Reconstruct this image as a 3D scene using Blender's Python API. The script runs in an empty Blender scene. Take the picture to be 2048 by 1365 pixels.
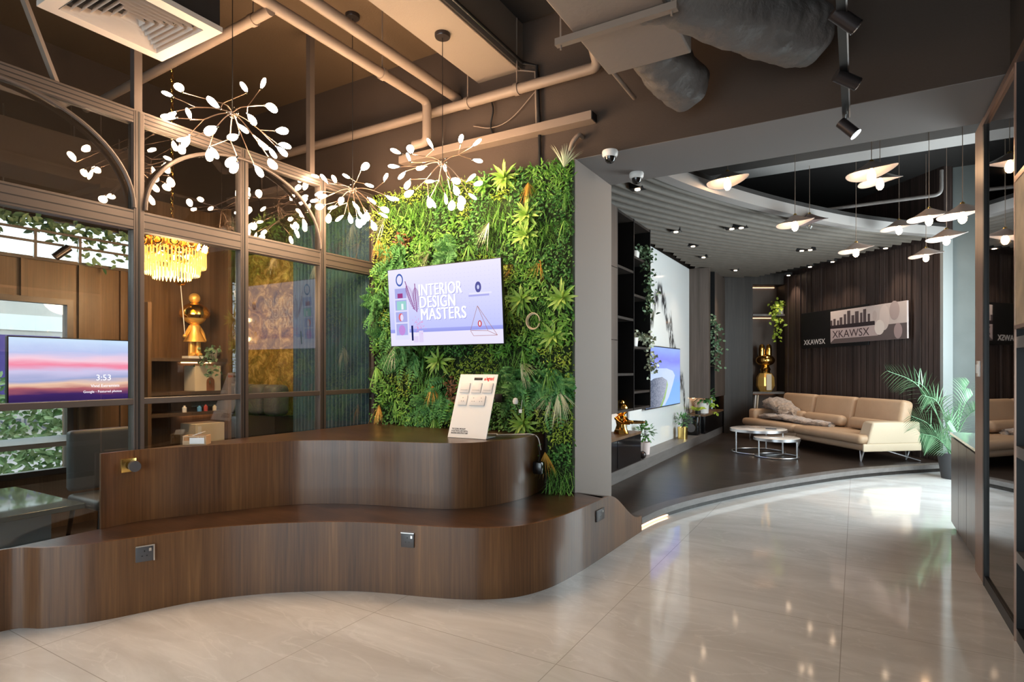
import bpy, bmesh, math, random
import numpy as np
from mathutils import Vector, Matrix, Euler
random.seed(7); rng = np.random.default_rng(7)
C = bpy.context.scene.collection
SC = bpy.context.scene
PI = math.pi

# ------------------------------------------------------------------ camera, world, exposure, large lights
TH = math.radians(30.5); CS, SN = math.cos(TH), math.sin(TH)
CAMZ = 1.45; FPX = 1170.0; HY = 738.0
cd = bpy.data.cameras.new('camera'); cam = bpy.data.objects.new('camera', cd); C.objects.link(cam)
cam.location = (0, 0, CAMZ); cam.rotation_euler = (PI/2, 0, TH)
cd.sensor_width = 36; cd.lens = FPX/2048*36; cd.shift_y = (HY-682.5)/2048; cd.clip_start = .05; cd.clip_end = 200
SC.camera = cam
SC.view_settings.view_transform = 'Standard'; SC.view_settings.look = 'None'
SC.view_settings.gamma = 1; SC.view_settings.exposure = 0.95; SC.view_settings.use_curve_mapping = False
w = bpy.data.worlds.new('sky'); SC.world = w; w.use_nodes = True
nt = w.node_tree; nt.nodes.clear()
wo = nt.nodes.new('ShaderNodeOutputWorld'); wb = nt.nodes.new('ShaderNodeBackground')
wb.inputs[0].default_value = (.78, .93, 1, 1); wb.inputs[1].default_value = 2.3
nt.links.new(wb.outputs[0], wo.inputs[0])
def area(name, loc, rot, sx, sy, power, col):
    l = bpy.data.lights.new(name, 'AREA'); l.shape = 'RECTANGLE'; l.size = sx; l.size_y = sy; l.energy = power; l.color = col
    o = bpy.data.objects.new(name, l); C.objects.link(o); o.location = loc; o.rotation_euler = rot; return o
area('daylight_shopfront', (-1.0, -2.85, 1.5), (PI/2, 0, PI), 4.2, 2.5, 1150, (.90, .94, 1.0))      # through the shopfront behind
area('daylight_lounge_window', (1.93, 8.3, 1.75), (PI/2, 0, PI/2), 2.8, 2.6, 105, (.86, .97, 1.0))  # through the lounge window
area('daylight_office_window', (-7.6, 1.4, 3.3), (math.radians(52), 0, -PI/2), 2.2, 1.4, 90, (.9, .97, 1.0))

# ------------------------------------------------------------------ pixel -> place helpers (planes of the real room)
def ray(px, py):
    r = (px-1024)/FPX; u = (HY-py)/FPX
    return Vector((r*CS-SN, r*SN+CS, u))
CAM = Vector((0, 0, CAMZ))
def hx(px, py, X): d = ray(px, py); return CAM+d*(X/d.x)
def hy_(px, py, Y): d = ray(px, py); return CAM+d*(Y/d.y)
def hz(px, py, Z): d = ray(px, py); return CAM+d*((Z-CAMZ)/d.z)
def hf(px, py, f): return CAM+ray(px, py)*f
def hp(px, py, P, n): d = ray(px, py); return CAM+d*((P-CAM).dot(n)/d.dot(n))

# ------------------------------------------------------------------ materials
def mat(name, col, rough=.5, metal=0, spec=.5, emis=None, es=0, coat=0, bump=0, bscale=40, trans=0, ior=1.45, var=0, alpha=1, vscale=6, sheen=0):
    m = bpy.data.materials.new(name); m.use_nodes = True
    t = m.node_tree; b = t.nodes['Principled BSDF']
    b.inputs['Base Color'].default_value = (*col, 1); b.inputs['Roughness'].default_value = rough
    b.inputs['Metallic'].default_value = metal; b.inputs['Specular IOR Level'].default_value = spec
    b.inputs['IOR'].default_value = ior
    if emis: b.inputs['Emission Color'].default_value = (*emis, 1); b.inputs['Emission Strength'].default_value = es
    if coat: b.inputs['Coat Weight'].default_value = coat; b.inputs['Coat Roughness'].default_value = .08
    if sheen: b.inputs['Sheen Weight'].default_value = sheen
    if trans: b.inputs['Transmission Weight'].default_value = trans
    if alpha < 1: b.inputs['Alpha'].default_value = alpha
    tc = t.nodes.new('ShaderNodeTexCoord')
    if var:
        n = t.nodes.new('ShaderNodeTexNoise'); n.inputs['Scale'].default_value = vscale; n.inputs['Detail'].default_value = 6
        t.links.new(tc.outputs['Object'], n.inputs['Vector'])
        r = t.nodes.new('ShaderNodeValToRGB'); r.color_ramp.elements[0].position = .3; r.color_ramp.elements[1].position = .72
        r.color_ramp.elements[0].color = (*[c*(1-var) for c in col], 1); r.color_ramp.elements[1].color = (*[min(1, c*(1+var)) for c in col], 1)
        t.links.new(n.outputs['Fac'], r.inputs[0]); t.links.new(r.outputs[0], b.inputs['Base Color'])
    if bump:
        n2 = t.nodes.new('ShaderNodeTexNoise'); n2.inputs['Scale'].default_value = bscale; n2.inputs['Detail'].default_value = 4
        t.links.new(tc.outputs['Object'], n2.inputs['Vector'])
        bp = t.nodes.new('ShaderNodeBump'); bp.inputs['Strength'].default_value = bump; bp.inputs['Distance'].default_value = .02
        t.links.new(n2.outputs['Fac'], bp.inputs['Height']); t.links.new(bp.outputs[0], b.inputs['Normal'])
    return m
def leafmat(name, c1, c2, rough=.45):
    m = mat(name, c1, rough); t = m.node_tree; b = t.nodes['Principled BSDF']
    g = t.nodes.new('ShaderNodeNewGeometry'); r = t.nodes.new('ShaderNodeValToRGB')
    r.color_ramp.elements[0].color = (*c1, 1); r.color_ramp.elements[1].color = (*c2, 1)
    t.links.new(g.outputs['Random Per Island'], r.inputs[0]); t.links.new(r.outputs[0], b.inputs['Base Color'])
    return m
def woodmat(name, cols, sxy=6, sz=.25, rough=.38, coat=0, fine=70, spec=.5, axis=2, bumps=.05):
    """laminate with grain stretched along one axis"""
    m = mat(name, cols[0], rough, coat=coat, spec=spec); t = m.node_tree; b = t.nodes['Principled BSDF']
    tc = t.nodes.new('ShaderNodeTexCoord')
    def nz(s, st, det):
        mp = t.nodes.new('ShaderNodeMapping'); v = [s, s, s]; v[axis] = st; mp.inputs['Scale'].default_value = v
        n = t.nodes.new('ShaderNodeTexNoise'); n.inputs['Scale'].default_value = 1; n.inputs['Detail'].default_value = det
        t.links.new(tc.outputs['Object'], mp.inputs[0]); t.links.new(mp.outputs[0], n.inputs['Vector']); return n
    a = nz(sxy, sz, 3); f = nz(fine, fine*.03, 8)
    mx = t.nodes.new('ShaderNodeMath'); mx.operation = 'MULTIPLY_ADD'; mx.inputs[1].default_value = .38
    t.links.new(f.outputs['Fac'], mx.inputs[0])
    m2 = t.nodes.new('ShaderNodeMath'); m2.operation = 'MULTIPLY'; m2.inputs[1].default_value = .62
    t.links.new(a.outputs['Fac'], m2.inputs[0]); t.links.new(m2.outputs[0], mx.inputs[2])
    r = t.nodes.new('ShaderNodeValToRGB'); e = r.color_ramp.elements
    e[0].position = .34; e[0].color = (*cols[0], 1); e[1].position = .66; e[1].color = (*cols[-1], 1)
    if len(cols) > 2:
        for i, c in enumerate(cols[1:-1]):
            q = e.new(.34+.32*(i+1)/(len(cols)-1)); q.color = (*c, 1)
    t.links.new(mx.outputs[0], r.inputs[0]); t.links.new(r.outputs[0], b.inputs['Base Color'])
    bp = t.nodes.new('ShaderNodeBump'); bp.inputs['Strength'].default_value = bumps; bp.inputs['Distance'].default_value = .01
    t.links.new(f.outputs['Fac'], bp.inputs['Height']); t.links.new(bp.outputs[0], b.inputs['Normal'])
    return m
def glassmat(name, tint=(1, 1, 1), rough=0, refl=1.0, ior=1.5):
    m = bpy.data.materials.new(name); m.use_nodes = True; t = m.node_tree; t.nodes.clear()
    o = t.nodes.new('ShaderNodeOutputMaterial'); mx = t.nodes.new('ShaderNodeMixShader')
    tr = t.nodes.new('ShaderNodeBsdfTransparent'); tr.inputs[0].default_value = (*tint, 1)
    gl = t.nodes.new('ShaderNodeBsdfGlossy'); gl.inputs['Roughness'].default_value = rough
    fr = t.nodes.new('ShaderNodeFresnel'); fr.inputs[0].default_value = ior
    ml = t.nodes.new('ShaderNodeMath'); ml.operation = 'MULTIPLY'; ml.inputs[1].default_value = refl; ml.use_clamp = True
    ge = t.nodes.new('ShaderNodeNewGeometry'); sb_ = t.nodes.new('ShaderNodeMath'); sb_.operation = 'SUBTRACT'; sb_.inputs[0].default_value = 1
    t.links.new(ge.outputs['Backfacing'], sb_.inputs[1]); m3 = t.nodes.new('ShaderNodeMath'); m3.operation = 'MULTIPLY'
    t.links.new(fr.outputs[0], ml.inputs[0]); t.links.new(ml.outputs[0], m3.inputs[0]); t.links.new(sb_.outputs[0], m3.inputs[1]); t.links.new(m3.outputs[0], mx.inputs[0])
    t.links.new(tr.outputs[0], mx.inputs[1]); t.links.new(gl.outputs[0], mx.inputs[2]); t.links.new(mx.outputs[0], o.inputs[0])
    return m
M = {}
M['floor'] = None
M['ceil'] = mat('ceiling_paint', (.085, .053, .028), .8, bump=.1, bscale=60)
M['ceil_dark'] = mat('dark_ceiling_tone', (.018, .015, .014), .85)  # near-black tone, also carries the shade of ceiling recesses and batten gaps
M['beam_light'] = mat('taupe_paint', (.22, .175, .14), .75, bump=.05, bscale=80)
M['wallbrown'] = mat('brown_wall_paint', (.052, .035, .026), .8, bump=.06, bscale=90)
M['soffit'] = mat('grey_paint', (.19, .172, .168), .8, bump=.04, bscale=90)
M['column'] = mat('column_laminate', (.29, .245, .22), .6)
M['greywall'] = mat('grey_green_paint', (.15, .17, .168), .75, var=.12, vscale=2)
M['pipe'] = mat('taupe_painted_pipe', (.22, .165, .13), .55)
M['counter'] = woodmat('walnut_laminate', [(.068, .029, .012), (.12, .051, .020), (.165, .074, .028), (.25, .115, .042)], 4, .12, .33, coat=.25)
M['countertop'] = woodmat('walnut_top', [(.03, .015, .009), (.055, .027, .015), (.085, .044, .024)], 7, 3, .3, axis=0, coat=.1)
M['frame'] = mat('bronze_aluminium', (.10, .078, .068), .42, metal=.25)
M['frame_line'] = mat('frame_gasket', (.012, .011, .012), .6)
M['glass'] = glassmat('partition_glass', (.90, .92, .91), 0, 3.2)
M['black'] = mat('black_paint', (.01, .01, .011), .4)
M['blackgloss'] = mat('black_gloss', (.006, .006, .007), .08, coat=.5)
M['white'] = mat('white_plastic', (.8, .79, .78), .35)
M['greyplastic'] = mat('grey_plastic', (.09, .085, .09), .35)
M['chrome'] = mat('chrome', (.75, .75, .76), .12, metal=1)
M['steel'] = mat('brushed_steel', (.55, .55, .57), .3, metal=1)
M['gold'] = mat('polished_gold', (.95, .56, .14), .16, metal=1)
M['goldsatin'] = mat('satin_gold', (1.0, .60, .16), .38, metal=.6)
M['brass'] = mat('brass', (.85, .6, .2), .25, metal=1)
M['copper'] = mat('copper_trim', (.55, .36, .28), .3, metal=.9)
M['bulb'] = mat('lit_bulb', (1, .9, .75), .4, emis=(1, .68, .42), es=62)
M['filament'] = mat('lit_filament', (1, .8, .6), .4, emis=(1, .62, .33), es=38)
M['led'] = mat('warm_led', (1, .8, .6), .5, emis=(1, .55, .28), es=3)
M['spotlit'] = mat('lit_lens', (1, .9, .8), .3, emis=(1, .72, .48), es=14)
M['twig'] = mat('bronze_twig', (.33, .22, .16), .3, metal=.8)
M['clear'] = glassmat('clear_glass', (.95, .95, .95), 0, 1.6)
M['screenframe'] = mat('tv_bezel', (.012, .012, .015), .3)
M['leather'] = mat('tan_leather', (.47, .315, .20), .42, bump=.12, bscale=120, var=.08, vscale=3)
M['leather_lit'] = mat('lit_leather', (.62, .50, .36), .42, bump=.1, bscale=120)  # the tan leather with window light put into its colour
M['fur'] = mat('grey_brown_fur', (.36, .255, .185), .95, bump=.9, bscale=60, var=.55, vscale=22, sheen=.6)
M['cream'] = mat('cream_paper', (.72, .62, .47), .6)
M['soil'] = mat('soil', (.03, .02, .012), .9)
M['pot_white'] = mat('white_ceramic', (.78, .76, .74), .3)
M['pot_dark'] = mat('dark_planter', (.05, .05, .055), .5)
M['spotbody'] = mat('spot_body', (.055, .045, .045), .3, metal=.7)
M['shade'] = mat('white_glass_shade', (.36, .31, .29), .28)
M['duct'] = mat('duct_board', (.21, .165, .14), .7, bump=.1, bscale=30)
M['flex'] = mat('flexible_duct_skin', (.12, .105, .098), .55, bump=.8, bscale=14)
M['office_wood'] = woodmat('office_oak', [(.09, .05, .026), (.14, .08, .042), (.19, .11, .06)], 8, .2, .45)
M['shelfwood'] = woodmat('shelf_wood', [(.07, .045, .03), (.10, .065, .045)], 8, .3, .5)
M['lounge_wood'] = woodmat('grey_brown_oak', [(.062, .047, .039), (.095, .073, .062), (.13, .10, .085)], 14, .3, .5)
M['darkwood'] = woodmat('dark_oak', [(.011, .008, .0065), (.021, .015, .012), (.034, .025, .021)], 16, .4, .5)
M['slat'] = woodmat('slat_wood', [(.022, .0145, .013), (.048, .032, .028), (.082, .056, .049)], 30, .25, .5)
M['deck'] = woodmat('dark_deck', [(.014, .010, .008), (.028, .019, .015), (.045, .031, .025)], 9, 1.2, .32, axis=0)
M['nosing'] = woodmat('nosing_wood', [(.12, .11, .105), (.17, .155, .15)], 12, 2, .4, axis=1)
M['batten'] = mat('ceiling_batten', (.088, .072, .058), .6, var=.1, vscale=8)
M['fascia'] = mat('fascia_paint', (.30, .28, .27), .6)
M['mirror'] = mat('tinted_mirror', (.10, .085, .08), .015, metal=1)
M['cabinet'] = woodmat('cabinet_laminate', [(.10, .085, .08), (.15, .13, .12)], 10, .3, .3)
M['pillarwood'] = woodmat('pillar_laminate', [(.24, .16, .13), (.32, .22, .175)], 12, .3, .4)
M['pewter'] = mat('grey_office_panel', (.10, .10, .105), .5)
M['tabletop'] = mat('glossy_desk', (.10, .12, .12), .04, coat=.4)
M['curtain'] = mat('blue_curtain', (.045, .10, .16), .8, var=.25, vscale=5, sheen=.3)
M['marble_edge'] = mat('marble_edge', (.7, .7, .7), .3)
M['stone_facade'] = mat('pale_stone', (.55, .50, .47), .8, var=.06, vscale=1.5)
M['purpleglass'] = mat('shop_glass', (.10, .07, .25), .1)
M['pavement'] = mat('pink_paving', (.42, .36, .36), .9, var=.15, vscale=4)

def floormat():
    m = mat('polished_marble_tile', (.6, .58, .56), .07, spec=.5, coat=.25); t = m.node_tree; b = t.nodes['Principled BSDF']
    tc = t.nodes.new('ShaderNodeTexCoord')
    n = t.nodes.new('ShaderNodeTexNoise'); n.inputs['Scale'].default_value = .9; n.inputs['Detail'].default_value = 10; n.inputs['Distortion'].default_value = 1.4; n.inputs['Roughness'].default_value = .65
    mp = t.nodes.new('ShaderNodeMapping'); mp.inputs['Rotation'].default_value = (0, 0, .55); mp.inputs['Scale'].default_value = (.8, 2.4, 1)
    t.links.new(tc.outputs['Object'], mp.inputs[0]); t.links.new(mp.outputs[0], n.inputs['Vector'])
    r = t.nodes.new('ShaderNodeValToRGB'); e = r.color_ramp.elements
    e[0].position = .3; e[0].color = (.58, .565, .55, 1); e[1].position = .68; e[1].color = (.78, .775, .77, 1)
    q = e.new(.48); q.color = (.67, .66, .65, 1)
    t.links.new(n.outputs['Fac'], r.inputs[0])
    # thin pale veins
    n2 = t.nodes.new('ShaderNodeTexNoise'); n2.inputs['Scale'].default_value = 1.6; n2.inputs['Detail'].default_value = 8; n2.inputs['Distortion'].default_value = .8
    t.links.new(mp.outputs[0], n2.inputs['Vector'])
    v = t.nodes.new('ShaderNodeMath'); v.operation = 'SUBTRACT'; v.inputs[1].default_value = .5; t.links.new(n2.outputs['Fac'], v.inputs[0])
    a = t.nodes.new('ShaderNodeMath'); a.operation = 'ABSOLUTE'; t.links.new(v.outputs[0], a.inputs[0])
    rr = t.nodes.new('ShaderNodeMapRange'); rr.inputs[1].default_value = 0; rr.inputs[2].default_value = .012; rr.inputs[3].default_value = .35; rr.inputs[4].default_value = 0
    t.links.new(a.outputs[0], rr.inputs[0])
    mx = t.nodes.new('ShaderNodeMixRGB'); mx.inputs[2].default_value = (.88, .87, .86, 1)
    t.links.new(rr.outputs[0], mx.inputs[0]); t.links.new(r.outputs[0], mx.inputs[1])
    # tile joints every 1.2 m
    bk = t.nodes.new('ShaderNodeTexBrick'); bk.offset = 0; bk.inputs['Scale'].default_value = 1; bk.inputs['Mortar Size'].default_value = .0022
    bk.inputs['Brick Width'].default_value = 1.2; bk.inputs['Row Height'].default_value = 1.2; bk.inputs['Mortar Smooth'].default_value = .1
    bk.inputs['Color1'].default_value = (0, 0, 0, 1); bk.inputs['Color2'].default_value = (0, 0, 0, 1); bk.inputs['Mortar'].default_value = (1, 1, 1, 1)
    m3 = t.nodes.new('ShaderNodeMapping'); m3.inputs['Location'].default_value = (.07+12, -1.38+12, 0)
    t.links.new(tc.outputs['Object'], m3.inputs[0]); t.links.new(m3.outputs[0], bk.inputs['Vector'])
    mm = t.nodes.new('ShaderNodeMixRGB'); mm.inputs[2].default_value = (.42, .40, .38, 1)
    t.links.new(bk.outputs['Color'], mm.inputs[0]); t.links.new(mx.outputs[0], mm.inputs[1]); t.links.new(mm.outputs[0], b.inputs['Base Color'])
    return m
M['floor'] = floormat()
def marblemat():
    """white slab with dark book-matched veins, mirrored about the object's own y = 0"""
    m = mat('bookmatched_marble', (.85, .86, .87), .12, coat=.3); t = m.node_tree; b = t.nodes['Principled BSDF']
    tc = t.nodes.new('ShaderNodeTexCoord'); sp = t.nodes.new('ShaderNodeSeparateXYZ'); t.links.new(tc.outputs['Object'], sp.inputs[0])
    ab = t.nodes.new('ShaderNodeMath'); ab.operation = 'ABSOLUTE'; t.links.new(sp.outputs['Y'], ab.inputs[0])
    cb = t.nodes.new('ShaderNodeCombineXYZ'); t.links.new(ab.outputs[0], cb.inputs[1]); t.links.new(sp.outputs['Z'], cb.inputs[2])
    mp = t.nodes.new('ShaderNodeMapping'); mp.inputs['Scale'].default_value = (1, 2.6, .8); t.links.new(cb.outputs[0], mp.inputs[0])
    n = t.nodes.new('ShaderNodeTexNoise'); n.inputs['Scale'].default_value = 1.5; n.inputs['Detail'].default_value = 9; n.inputs['Roughness'].default_value = .62
    t.links.new(mp.outputs[0], n.inputs['Vector'])
    # distance from a slanting line |y| = (2.35 - z) * .45 warped by the noise
    l1 = t.nodes.new('ShaderNodeMath'); l1.operation = 'MULTIPLY_ADD'; l1.inputs[1].default_value = .80; l1.inputs[2].default_value = -2.25
    t.links.new(sp.outputs['Z'], l1.inputs[0])
    l2 = t.nodes.new('ShaderNodeMath'); l2.operation = 'ADD'; t.links.new(ab.outputs[0], l2.inputs[0]); t.links.new(l1.outputs[0], l2.inputs[1])
    nn = t.nodes.new('ShaderNodeMath'); nn.operation = 'MULTIPLY_ADD'; nn.inputs[1].default_value = 1.1; nn.inputs[2].default_value = -.55; t.links.new(n.outputs['Fac'], nn.inputs[0])
    l3 = t.nodes.new('ShaderNodeMath'); l3.operation = 'ADD'; t.links.new(l2.outputs[0], l3.inputs[0]); t.links.new(nn.outputs[0], l3.inputs[1])
    l4 = t.nodes.new('ShaderNodeMath'); l4.operation = 'ABSOLUTE'; t.links.new(l3.outputs[0], l4.inputs[0])
    r = t.nodes.new('ShaderNodeMapRange'); r.inputs[1].default_value = .08; r.inputs[2].default_value = .22; r.inputs[3].default_value = 1; r.inputs[4].default_value = 0
    t.links.new(l4.outputs[0], r.inputs[0])
    n2 = t.nodes.new('ShaderNodeTexNoise'); n2.inputs['Scale'].default_value = 7; n2.inputs['Detail'].default_value = 8; t.links.new(mp.outputs[0], n2.inputs['Vector'])
    r2 = t.nodes.new('ShaderNodeMapRange'); r2.inputs[1].default_value = .40; r2.inputs[2].default_value = .50; t.links.new(n2.outputs['Fac'], r2.inputs[0])
    ml = t.nodes.new('ShaderNodeMath'); ml.operation = 'MULTIPLY'; t.links.new(r.outputs[0], ml.inputs[0]); t.links.new(r2.outputs[0], ml.inputs[1])
    mx = t.nodes.new('ShaderNodeMixRGB'); mx.inputs[1].default_value = (.82, .84, .85, 1); mx.inputs[2].default_value = (.05, .05, .055, 1)
    t.links.new(ml.outputs[0], mx.inputs[0]); t.links.new(mx.outputs[0], b.inputs['Base Color'])
    return m
M['marble'] = marblemat()
def goldmarble():
    m = mat('gold_marble', (.3, .2, .06), .18, coat=.3); t = m.node_tree; b = t.nodes['Principled BSDF']
    tc = t.nodes.new('ShaderNodeTexCoord'); n = t.nodes.new('ShaderNodeTexNoise'); n.inputs['Scale'].default_value = 6.5; n.inputs['Detail'].default_value = 12; n.inputs['Roughness'].default_value = .7; n.inputs['Distortion'].default_value = .8
    t.links.new(tc.outputs['Object'], n.inputs['Vector'])
    r = t.nodes.new('ShaderNodeValToRGB'); e = r.color_ramp.elements; e[0].position = .32; e[0].color = (.07, .05, .018, 1); e[1].position = .7; e[1].color = (.75, .55, .2, 1)
    q = e.new(.5); q.color = (.27, .175, .045, 1)
    t.links.new(n.outputs['Fac'], r.inputs[0]); t.links.new(r.outputs[0], b.inputs['Base Color']); return m
M['goldmarble'] = goldmarble()
def ramp_screen(name, axis, stops, strength, noise=0, nscale=(1, 1, 1)):
    """emitting picture: colours along one object axis, broken up by noise"""
    m = bpy.data.materials.new(name); m.use_nodes = True; t = m.node_tree; t.nodes.clear()
    o = t.nodes.new('ShaderNodeOutputMaterial'); e = t.nodes.new('ShaderNodeEmission'); e.inputs[1].default_value = strength
    tc = t.nodes.new('ShaderNodeTexCoord'); sp = t.nodes.new('ShaderNodeSeparateXYZ'); t.links.new(tc.outputs['Generated'], sp.inputs[0])
    src = sp.outputs[axis]
    if noise:
        mp = t.nodes.new('ShaderNodeMapping'); mp.inputs['Scale'].default_value = nscale; t.links.new(tc.outputs['Generated'], mp.inputs[0])
        n = t.nodes.new('ShaderNodeTexNoise'); n.inputs['Scale'].default_value = 1; n.inputs['Detail'].default_value = 6; t.links.new(mp.outputs[0], n.inputs['Vector'])
        a = t.nodes.new('ShaderNodeMath'); a.operation = 'MULTIPLY_ADD'; a.inputs[1].default_value = noise; t.links.new(n.outputs['Fac'], a.inputs[0])
        s = t.nodes.new('ShaderNodeMath'); s.operation = 'SUBTRACT'; s.inputs[1].default_value = noise*.5; t.links.new(src, s.inputs[0]); t.links.new(s.outputs[0], a.inputs[2]); src = a.outputs[0]
    r = t.nodes.new('ShaderNodeValToRGB'); el = r.color_ramp.elements
    el[0].position = stops[0][0]; el[0].color = (*stops[0][1], 1); el[1].position = stops[-1][0]; el[1].color = (*stops[-1][1], 1)
    for p, c in stops[1:-1]: q = el.new(p); q.color = (*c, 1)
    t.links.new(src, r.inputs[0]); t.links.new(r.outputs[0], e.inputs[0]); t.links.new(e.outputs[0], o.inputs[0]); return m
def emat(name, col, s=1):
    return ramp_screen(name, 0, [(0, col), (1, col)], s)

# ------------------------------------------------------------------ mesh builder
ORG = {}
def catmull(pts, n=8, closed=False):
    P = [Vector(p) for p in pts]; out = []
    N = len(P)
    for i in range(N if closed else N-1):
        if closed: a, b, c, d = P[i-1], P[i], P[(i+1) % N], P[(i+2) % N]
        else: a = P[i-1] if i else P[0]*2-P[1]; b = P[i]; c = P[i+1]; d = P[i+2] if i+2 < N else P[-1]*2-P[-2]
        for k in range(n):
            t = k/n
            out.append(.5*((2*b)+(c-a)*t+(2*a-5*b+4*c-d)*t*t+(3*b-a-3*c+d)*t**3))
    if not closed: out.append(P[-1].copy())
    return out
class MB:
    def __init__(s): s.v = []; s.f = []; s.mi = []; s.cm = 0; s.X = None
    def add(s, vs, fs):
        b = len(s.v)
        if s.X is not None: vs = [s.X @ Vector(v) for v in vs]
        s.v += [tuple(v) for v in vs]; s.f += [tuple(b+i for i in f) for f in fs]; s.mi += [s.cm]*len(fs); return s
    def box(s, x0, x1, y0, y1, z0, z1):
        return s.add([(x0, y0, z0), (x1, y0, z0), (x1, y1, z0), (x0, y1, z0), (x0, y0, z1), (x1, y0, z1), (x1, y1, z1), (x0, y1, z1)],
                     [(0, 3, 2, 1), (4, 5, 6, 7), (0, 1, 5, 4), (1, 2, 6, 5), (2, 3, 7, 6), (3, 0, 4, 7)])
    def prism(s, poly, z0, z1):
        n = len(poly); ar = sum(poly[i][0]*poly[(i+1) % n][1]-poly[(i+1) % n][0]*poly[i][1] for i in range(n))
        if ar < 0: poly = poly[::-1]
        vs = [(p[0], p[1], z0) for p in poly]+[(p[0], p[1], z1) for p in poly]
        return s.add(vs, [tuple(range(n-1, -1, -1)), tuple(range(n, 2*n))]+[(i, (i+1) % n, n+(i+1) % n, n+i) for i in range(n)])
    def tube(s, pts, r, seg=10, cap=True, r2=None):
        P = [Vector(p) for p in pts]; n = len(P); vs = []; fs = []; up = None
        for i in range(n):
            t = ((P[min(i+1, n-1)]-P[max(i-1, 0)]).normalized())
            if t.length < 1e-6: t = Vector((0, 0, 1))
            if up is None: up = t.orthogonal().normalized()
            up = (up-t*up.dot(t)); up = up.normalized() if up.length > 1e-5 else t.orthogonal().normalized()
            sd = t.cross(up)
            rr = r[i] if isinstance(r, (list, tuple)) else (r if r2 is None else r+(r2-r)*i/max(1, n-1))
            for k in range(seg):
                a = 2*PI*k/seg; vs.append(P[i]+up*(math.cos(a)*rr)+sd*(math.sin(a)*rr))
        for i in range(n-1):
            for k in range(seg): fs.append((i*seg+k, i*seg+(k+1) % seg, (i+1)*seg+(k+1) % seg, (i+1)*seg+k))
        if cap: fs.append(tuple(range(seg-1, -1, -1))); fs.append(tuple((n-1)*seg+k for k in range(seg)))
        return s.add(vs, fs)
    def bar(s, a, b, w, h=None, up=(0, 0, 1)):
        a = Vector(a); b = Vector(b); h = h or w; t = (b-a).normalized(); u = Vector(up)
        if abs(t.dot(u)) > .99: u = Vector((0, 1, 0))
        sd = t.cross(u).normalized()*w/2; u = sd.cross(t).normalized()*h/2
        vs = [a-sd-u, a+sd-u, a+sd+u, a-sd+u, b-sd-u, b+sd-u, b+sd+u, b-sd+u]
        return s.add(vs, [(0, 1, 2, 3), (7, 6, 5, 4), (0, 4, 5, 1), (1, 5, 6, 2), (2, 6, 7, 3), (3, 7, 4, 0)])
    def lathe(s, prof, c=(0, 0, 0), seg=24, sx=1, sy=1):
        vs = []; fs = []; n = len(prof)
        for r, z in prof:
            for k in range(seg):
                a = 2*PI*k/seg; vs.append((c[0]+math.cos(a)*r*sx, c[1]+math.sin(a)*r*sy, c[2]+z))
        for i in range(n-1):
            for k in range(seg): fs.append((i*seg+k, i*seg+(k+1) % seg, (i+1)*seg+(k+1) % seg, (i+1)*seg+k))
        if prof[0][0] > 1e-4: fs.append(tuple(range(seg-1, -1, -1)))
        if prof[-1][0] > 1e-4: fs.append(tuple((n-1)*seg+k for k in range(seg)))
        return s.add(vs, fs)
    def sphere(s, c, r, seg=16, rings=10, sc=(1, 1, 1)):
        c = Vector(c); vs = []; fs = []
        for i in range(rings+1):
            ph = PI*i/rings
            for k in range(seg):
                a = 2*PI*k/seg
                vs.append((c.x+r*sc[0]*math.sin(ph)*math.cos(a), c.y+r*sc[1]*math.sin(ph)*math.sin(a), c.z-r*sc[2]*math.cos(ph)))
        for i in range(rings):
            for k in range(seg): fs.append((i*seg+k, i*seg+(k+1) % seg, (i+1)*seg+(k+1) % seg, (i+1)*seg+k))
        return s.add(vs, fs)
    def rbox(s, x0, x1, y0, y1, z0, z1, r=.02, n=3):
        """box with rounded edges"""
        bm = bmesh.new(); bmesh.ops.create_cube(bm, size=1)
        for v in bm.verts: v.co = Vector(((x0+x1)/2+v.co.x*(x1-x0), (y0+y1)/2+v.co.y*(y1-y0), (z0+z1)/2+v.co.z*(z1-z0)))
        bmesh.ops.bevel(bm, geom=bm.edges[:], offset=r, segments=n, affect='EDGES', profile=.5)
        bm.verts.index_update(); s.add([v.co.copy() for v in bm.verts], [[v.index for v in f.verts] for f in bm.faces]); bm.free(); return s
    def leaf(s, p, d, nrm, L, W, curl=0, fold=.15):
        p = Vector(p); d = Vector(d).normalized(); nrm = Vector(nrm); sd = d.cross(nrm)
        if sd.length < 1e-4: sd = d.orthogonal()
        sd.normalize(); nn = sd.cross(d)
        q1 = p+d*L*.35+nn*(-curl*L*.15); q2 = p+d*L*.7+nn*(-curl*L*.5); t = p+d*L*.98+nn*(-curl*L)
        return s.add([p, q1-sd*W*.5+nn*W*fold, q1, q1+sd*W*.5+nn*W*fold, q2-sd*W*.36+nn*W*fold, q2, q2+sd*W*.36+nn*W*fold, t],
                     [(0, 2, 1), (0, 3, 2), (1, 2, 5, 4), (2, 3, 6, 5), (4, 5, 7), (5, 6, 7)])
    def blade(s, p, d, L, W, droop=.3, n=4, g=Vector((0, 0, -1))):
        p = Vector(p); d = Vector(d).normalized(); sd = d.cross(g)
        sd = sd.normalized() if sd.length > 1e-3 else d.orthogonal().normalized()
        vs = []; fs = []
        for i in range(n+1):
            t = i/n; c = p+d*L*t+g*(droop*L*t*t); ww = W*(1-t)**.7*(.6+.4*min(1, t*4))
            vs += [c-sd*ww/2, c+sd*ww/2]
        for i in range(n): fs.append((2*i, 2*i+1, 2*i+3, 2*i+2))
        return s.add(vs, fs)
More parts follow.
